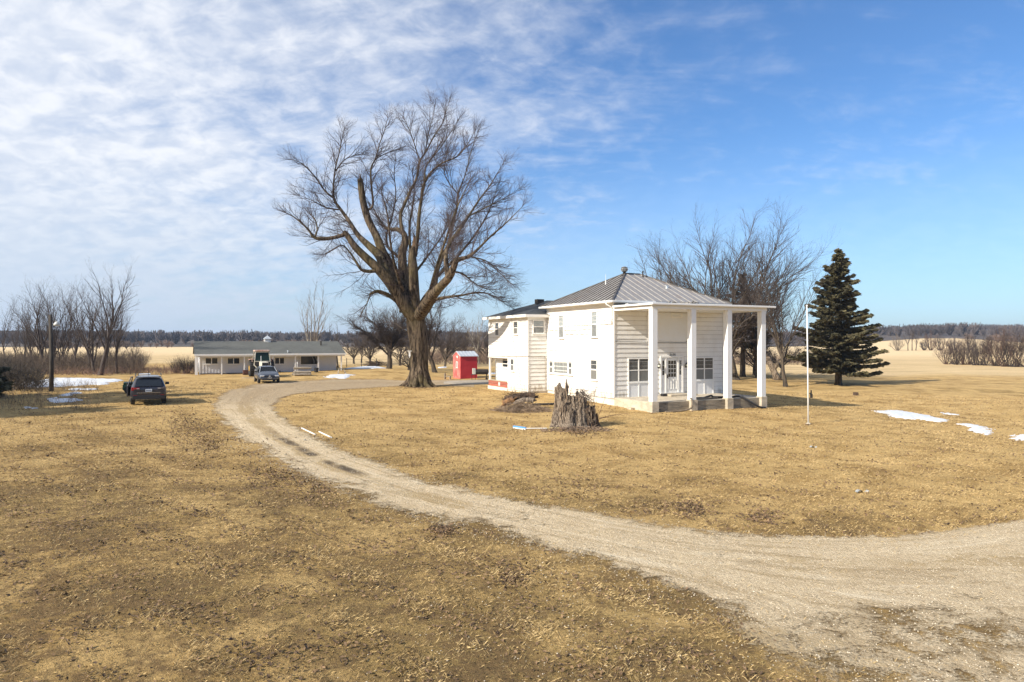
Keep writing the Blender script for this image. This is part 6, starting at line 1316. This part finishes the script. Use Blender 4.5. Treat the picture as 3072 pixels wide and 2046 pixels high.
# litter of sticks and bark round the stump, pile of logs and brush, twigs by the wall
def litter(px, py, rx, ry, h, n, seed, mat, name, label, cat, ln=(.1, .5), rad=.012, kind='stuff'):
    c = at(px, py); rg = np.random.default_rng(seed); ch = []
    for i in range(n):
        a_ = rg.random()*6.283; r_ = rg.random()**.7; x = math.cos(a_)*r_*rx; y = math.sin(a_)*r_*ry
        z = gz(c.x+x, c.y+y)-c.z+h*(1-r_**1.3)*rg.random()+.01
        Q, _ = path(rg, np.array([x, y, z]), np.array([rg.normal(), rg.normal(), rg.normal(0, .25)]), rg.uniform(*ln), 4, .18, -.03); ch.append((Q, np.linspace(rad, rad*.5, 4)))
    V, F = tubes_np(ch, 4); return tag(np_obj(name, V, F, mat, loc=c), label, cat, kind=kind)
litter(1728, 1290, 1.75, .9, .16, 520, 21, varied('bark_scraps', (.09, .06, .04), (.30, .21, .14), 3, .9), 'bark_litter', 'bark and twig litter round the rotten stump', 'litter', (.06, .3), .016)
litter(1567, 1232, 1.75, 1.15, .55, 1500, 22, varied('brush_tan', (.13, .09, .06), (.36, .26, .17), 2, .9), 'twig_heap', 'heap of tan twigs and stalks under the dark logs', 'twig heap', (.15, .6), .009)
litter(1812, 1204, .85, .5, .35, 260, 23, M_TWIGR, 'twig_heap', 'small heap of twigs against the farmhouse foundation', 'twig heap', (.15, .5), .010)
c_ = at(1563, 1228); r_ = random.Random(3)
def log(name, p0, p1, r, mat, label, seed, bend=.1):
    r_ = random.Random(seed); p0 = Vector(p0); p1 = Vector(p1); n = 9
    pts = [p0.lerp(p1, i/n)+Vector((0, 0, bend*math.sin(math.pi*i/n)))+Vector((r_.uniform(-.02, .02), r_.uniform(-.02, .02), r_.uniform(-.02, .02))) for i in range(n+1)]
    b = MB(); b.tube(pts, [r*r_.uniform(.82, 1.15) for _ in pts], 11); 
    for k in range(7): q_ = pts[0 if k % 2 else -1]; b.tube([q_, q_+(p0-p1).normalized()*(.15 if k % 2 else -.15)+Vector((r_.uniform(-.1, .1), r_.uniform(-.1, .1), r_.uniform(-.1, .12)))], [r*.35, .01], 5)
    o = b.build(name, mat, loc=c_); return tag(o, label, 'log')
log('dark_log', (-.95, .15, .55), (.85, .25, .72), .25, M_ROTD, 'dark rotten log lying on top of the twig heap', 1); log('grey_log', (-.35, -.35, .38), (.75, -.25, .55), .15, M_STUMP, 'grey forked log lying at the front of the twig heap', 2, .12)
log('orange_log', (-1.05, -.05, .28), (-.45, -.02, .62), .20, varied('split_orange_wood', (.30, .15, .05), (.10, .06, .04), 3, .9), 'split log end with orange wood at the left of the twig heap', 5, .02)
rg = np.random.default_rng(15); ch = []
for i in range(90):
    q0_ = np.array([rg.uniform(-.7, .9), rg.uniform(-.2, .4), rg.uniform(.7, .95)]); Q, _ = path(rg, q0_, np.array([rg.normal(0, 1), rg.normal(0, .6), .35]), rg.uniform(.2, .6), 4, .15, -.02); ch.append((Q, np.linspace(.012, .005, 4)))
V, F = tubes_np(ch, 3); tag(np_obj('dark_twigs', V, F, M_ROTD, loc=c_), 'dark twigs sticking up from the top of the twig heap', 'twigs', kind='stuff')
p0_, p1_ = at(1597, 1217), at(1664, 1215); b = MB(); b.tube([p0_+Vector((0, 0, .07)), p1_+Vector((0, 0, .07))], .07, 8); tag(b.build('black_pipe', M_BLACKP), 'black pipe lying on the grass between the twig heap and the stump', 'pipe')
p0_, p1_ = at(1762, 1203), at(1832, 1186); b = MB(); b.tube([p0_+Vector((0, 0, .15)), p1_+Vector((0, 0, .35))], .035, 6); tag(b.build('white_stick', M_PVC), 'pale pole leaning behind the saplings near the farmhouse wall', 'pole')
# blue headed brush with a yellow pole
p0_, p1_, p2_ = at(1541, 1284), at(1577, 1289), at(1692, 1287)
BR = empty('snow_broom', p1_, 0, 'blue headed broom with a yellow and white handle lying on the lawn by the stump', 'broom')
b = MB(); b.bar(p0_-p1_+Vector((0, 0, .07)), Vector((0, 0, .07)), .12, .09); b.build('head', M_BLUE, BR, bevel=.02); b = MB(); b.bar(p0_-p1_+Vector((-.02, -.10, .03)), Vector((0, -.10, .03)), .05, .05); b.build('bristles', M_WHITEP, BR)
pm = (p2_-p1_)*.55; b = MB(); b.tube([Vector((0, 0, .06)), pm+Vector((0, 0, .05))], .022, 7); b.build('handle', M_WHITEP, BR); b = MB(); b.tube([pm+Vector((0, 0, .05)), p2_-p1_+Vector((0, 0, .05))], .026, 7); b.build('grip', M_WOOD, BR)
p0_, p1_ = at(1690, 1287), at(1716, 1276); b = MB(); b.tube([p0_+Vector((0, 0, .05)), (p0_+p1_)/2+Vector((0, 0, .1)), p1_+Vector((0, 0, .15))], .02, 5); tag(b.build('brown_stick', M_ROTD), 'short brown stick rising from the end of the broom handle', 'stick')
for (a_, c2, lb) in (((905, 1286), (946, 1306), 'left one of two white sticks lying along the inner edge of the drive'), ((957, 1297), (995, 1315), 'right one of two white sticks lying along the inner edge of the drive')):
    p0_, p1_ = at(*a_), at(*c2); b = MB(); b.tube([p0_+Vector((0, 0, .03)), p1_+Vector((0, 0, .03))], .028, 6); tag(b.build('white_stick', M_PVC), lb, 'stick', 'white sticks by the drive')
for px, py, w, lb in ((2586, 1477, .42, 'pale curled scrap on the lawn right of the middle'), (2440, 1343, .30, 'small pale scrap on the lawn below the flagpole'), (918, 1323, .16, 'tiny white scrap at the edge of the drive')):
    p = at(px, py); b = MB(); n = 6
    for i in range(n): x0_, x1_ = -w/2+w*i/n, -w/2+w*(i+1)/n; z0_, z1_ = .03+.05*math.sin(i*1.1), .03+.05*math.sin((i+1)*1.1); b.quad((x0_, -.05, z0_), (x1_, -.05, z1_), (x1_, .05, z1_+.01), (x0_, .05, z0_+.01)); b.quad((x0_, .05, z0_-.002), (x1_, .05, z1_-.002), (x1_, -.05, z1_-.012), (x0_, -.05, z0_-.012))
    tag(b.build('scrap', M_CURT, loc=p, rz=.3), lb, 'scrap')

# ------------------------------------------------------------------ grass, leaves, pebbles near the camera
rg = np.random.default_rng(1234)
def scatter(n, y0, y1, power, seed):
    rg = np.random.default_rng(seed); u = rg.random(n); y = (y0**power+(y1**power-y0**power)*u)**(1/power); x = rg.uniform(-.80, .80, n)*y; return x, y, rg
def gfast(x, y):
    xs, ys = gx, gy; i = np.clip(np.searchsorted(xs, x)-1, 0, len(xs)-2); j = np.clip(np.searchsorted(ys, y)-1, 0, len(ys)-2)
    u = (x-xs[i])/(xs[i+1]-xs[i]); v = (y-ys[j])/(ys[j+1]-ys[j])
    return (GZ[j, i]*(1-u)+GZ[j, i+1]*u)*(1-v)+(GZ[j+1, i]*(1-u)+GZ[j+1, i+1]*u)*v
housepoly = [HF.world(*q_) for q_ in ((-.4, -4.2), (9.4, -4.2), (9.4, 16), (-1.8, 16), (-1.8, 8.7), (-.2, 8.7))]
def blades(name, n, y0, y1, power, seed, mat, label, hh, ww, cond):
    x, y, rg = scatter(n, y0, y1, power, seed)
    on = inside(DRV, x+rg.normal(0, .45, n), y+rg.normal(0, .45, n)) & (rg.random(n) > .10); m = ~on & ~inside(housepoly, x, y) & cond(x, y, rg)
    x, y = x[m], y[m]; n = len(x); z = gfast(x, y); k = np.sqrt(y/10)
    a = rg.random(n)*6.283; tilt = rg.uniform(.5, 1.5, n); h = hh*rg.uniform(.5, 1.3, n)*k**.45; w = ww*rg.uniform(.6, 1.3, n)*k**1.1
    dx, dy = np.cos(a), np.sin(a); tx = h*np.sin(tilt); tz = h*np.cos(tilt); p = np.stack([x, y, z-.004], 1); d = np.stack([dx*tx, dy*tx, tz], 1); s_ = np.stack([-dy, dx, 0*dx], 1)*w[:, None]/2
    mid = p+d*.55+np.array([0, 0, 1.])*(h*.12)[:, None]
    V = np.stack([p-s_, p+s_, mid+s_*.8, p+d], 1).reshape(-1, 3); V2 = V.reshape(-1, 4, 3).copy(); V2[:, 3] = (p+d); F = np.arange(n*4).reshape(-1, 4)
    return tag(np_obj(name, V2.reshape(-1, 3), F, mat), label, 'grass', kind='stuff')
low = lambda x, y: .5+.5*vnoise(x*.35, y*.35, 3); mid_ = lambda x, y: .5+.5*vnoise(x*1.1, y*1.1, 5)
blades('dry_grass', 290000, 7.6, 62, 1.0, 1, M_GRASS, 'flattened dry tan grass of the lawn', .075, .0050, lambda x, y, rg: rg.random(len(x)) < (.35+.65*mid_(x, y))*np.clip((y+.5*x)/21, .30, 1))
blades('olive_grass', 110000, 7.6, 36, 1.0, 2, M_GRASSO, 'olive brown grass of the lawn', .06, .0050, lambda x, y, rg: rg.random(len(x)) < np.clip(1.7*(1-low(x, y))*(1.3-(y+.4*x)/40), 0, 1))
blades('matted_grass', 150000, 7.6, 24, .9, 11, M_MATTED, 'longer matted pale grass in clumps', .10, .0040, lambda x, y, rg: rg.random(len(x)) < np.clip((vnoise(x*1.7+3, y*1.7, 8)-.05)*2, 0, 1)*np.clip(1.2-np.hypot(x+1.0, y-9)/8, .10, 1))
def leaves(name, x, y, seed, mat, label, size=.034):
    rg = np.random.default_rng(seed); n = len(x); z = gfast(x, y)+rg.uniform(.005, .035, n); s = size*rg.uniform(.5, 1.3, n)*np.sqrt(np.maximum(y, 10)/10)**.7
    A = unit(rg.normal(0, 1, (n, 3))*np.array([1, 1, .35])); B = unit(np.cross(A, rg.normal(0, .35, (n, 3))+np.array([0, 0, 1.]))); p = np.stack([x, y, z], 1); s = s[:, None]
    V = np.stack([p-A*s, p-B*s*.55+np.array([0, 0, .2])*s, p+A*s, p+B*s*.55+np.array([0, 0, .2])*s], 1).reshape(-1, 3)
    return tag(np_obj(name, V, np.arange(n*4).reshape(-1, 4), mat), label, 'leaves', kind='stuff')
x, y, r2 = scatter(220000, 7.6, 60, 1.0, 7); m = ~inside(DRV, x, y) & (r2.random(len(x)) < np.clip((mid_(x+9, y*1.4)-.42)*1.6+.06, 0, 1)*np.clip(1.5-y/32, .32, 1)*np.where(x < 2, 1, .7)); xs_, ys_ = x[m], y[m]
# leaf drifts in the swales and round things
DR = [(590, 1290, 90, 45, 900), (560, 1262, 60, 30, 350), (620, 1335, 60, 30, 350), (830, 1430, 110, 40, 700), (960, 1470, 60, 22, 260), (1328, 1593, 42, 16, 380), (1530, 1735, 60, 35, 260), (2080, 1530, 60, 30, 450), (2290, 1550, 70, 28, 450), (1990, 1225, 130, 8, 900), (2230, 1222, 80, 6, 400), (1740, 1296, 60, 12, 600), (1870, 1205, 60, 6, 260), (2000, 1520, 200, 30, 350), (1750, 1465, 120, 40, 260), (2425, 1274, 14, 4, 60), (720, 1330, 200, 60, 250), (1257, 1162, 50, 5, 400)]
lx, ly = [xs_], [ys_]
for cx_, cy_, sx_, sy_, n in DR:
    q_ = [at(cx_+r2.normal(0, sx_*.5), cy_+r2.normal(0, sy_*.5)) for _ in range(n)]; lx.append(np.array([v.x for v in q_])); ly.append(np.array([v.y for v in q_]))
leaves('fallen_leaves', np.concatenate(lx), np.concatenate(ly), 3, M_LEAF, 'brown fallen leaves scattered over the lawn')
# pebbles
x, y, r2 = scatter(90000, 7.6, 30, 1.0, 9); e1 = inside(DRV, x, y); sh = r2.normal(0, .3, len(x)); e2 = inside(DRV, x+sh, y+sh)
patch = (np.hypot((x-.9-.25*(y-9)), (y-9.5)*.6) < 2.6*r2.random(len(x))**.5+.6)
m = (e1 & (r2.random(len(x)) < .30)) | (e2 & ~e1) | (patch & ~e1 & (r2.random(len(x)) < .12)); x, y = x[m], y[m]; n = len(x); z = gfast(x, y)+.02*inside(DRV, x, y); s = r2.uniform(.005, .016, n)*np.sqrt(y/10)
P_ = np.stack([x, y, z+s*.3], 1); dirs = np.array([[1, 0, 0], [0, 1, 0], [-1, 0, 0], [0, -1, 0], [0, 0, .8]]); V = (P_[:, None, :]+dirs[None]*(s[:, None, None]*r2.uniform(.7, 1.3, (n, 5, 1)))).reshape(-1, 3)
F = (np.arange(n)[:, None, None]*5+np.array([[0, 1, 4], [1, 2, 4], [2, 3, 4], [3, 0, 4]])[None]).reshape(-1, 3)
tag(np_obj('gravel', V, F, M_PEB), 'loose pale limestone pebbles on and beside the drive', 'gravel', kind='stuff')

# ------------------------------------------------------------------ haze
def m_haze(q):
    q.n.remove(q.b); v = q.add('ShaderNodeVolumePrincipled'); v.inputs['Color'].default_value = (.62, .76, 1.0, 1); v.inputs['Density'].default_value = HAZE; v.inputs['Anisotropy'].default_value = .1
    q.l.new(v.outputs[0], q.n['Material Output'].inputs['Volume'])
HAZE = .00018
b = MB(); b.box(-6500, 6500, -320, 9400, -12, 60); tag(b.build('haze', material('haze_air', build=m_haze)), kind='stuff')
#@@NEXT
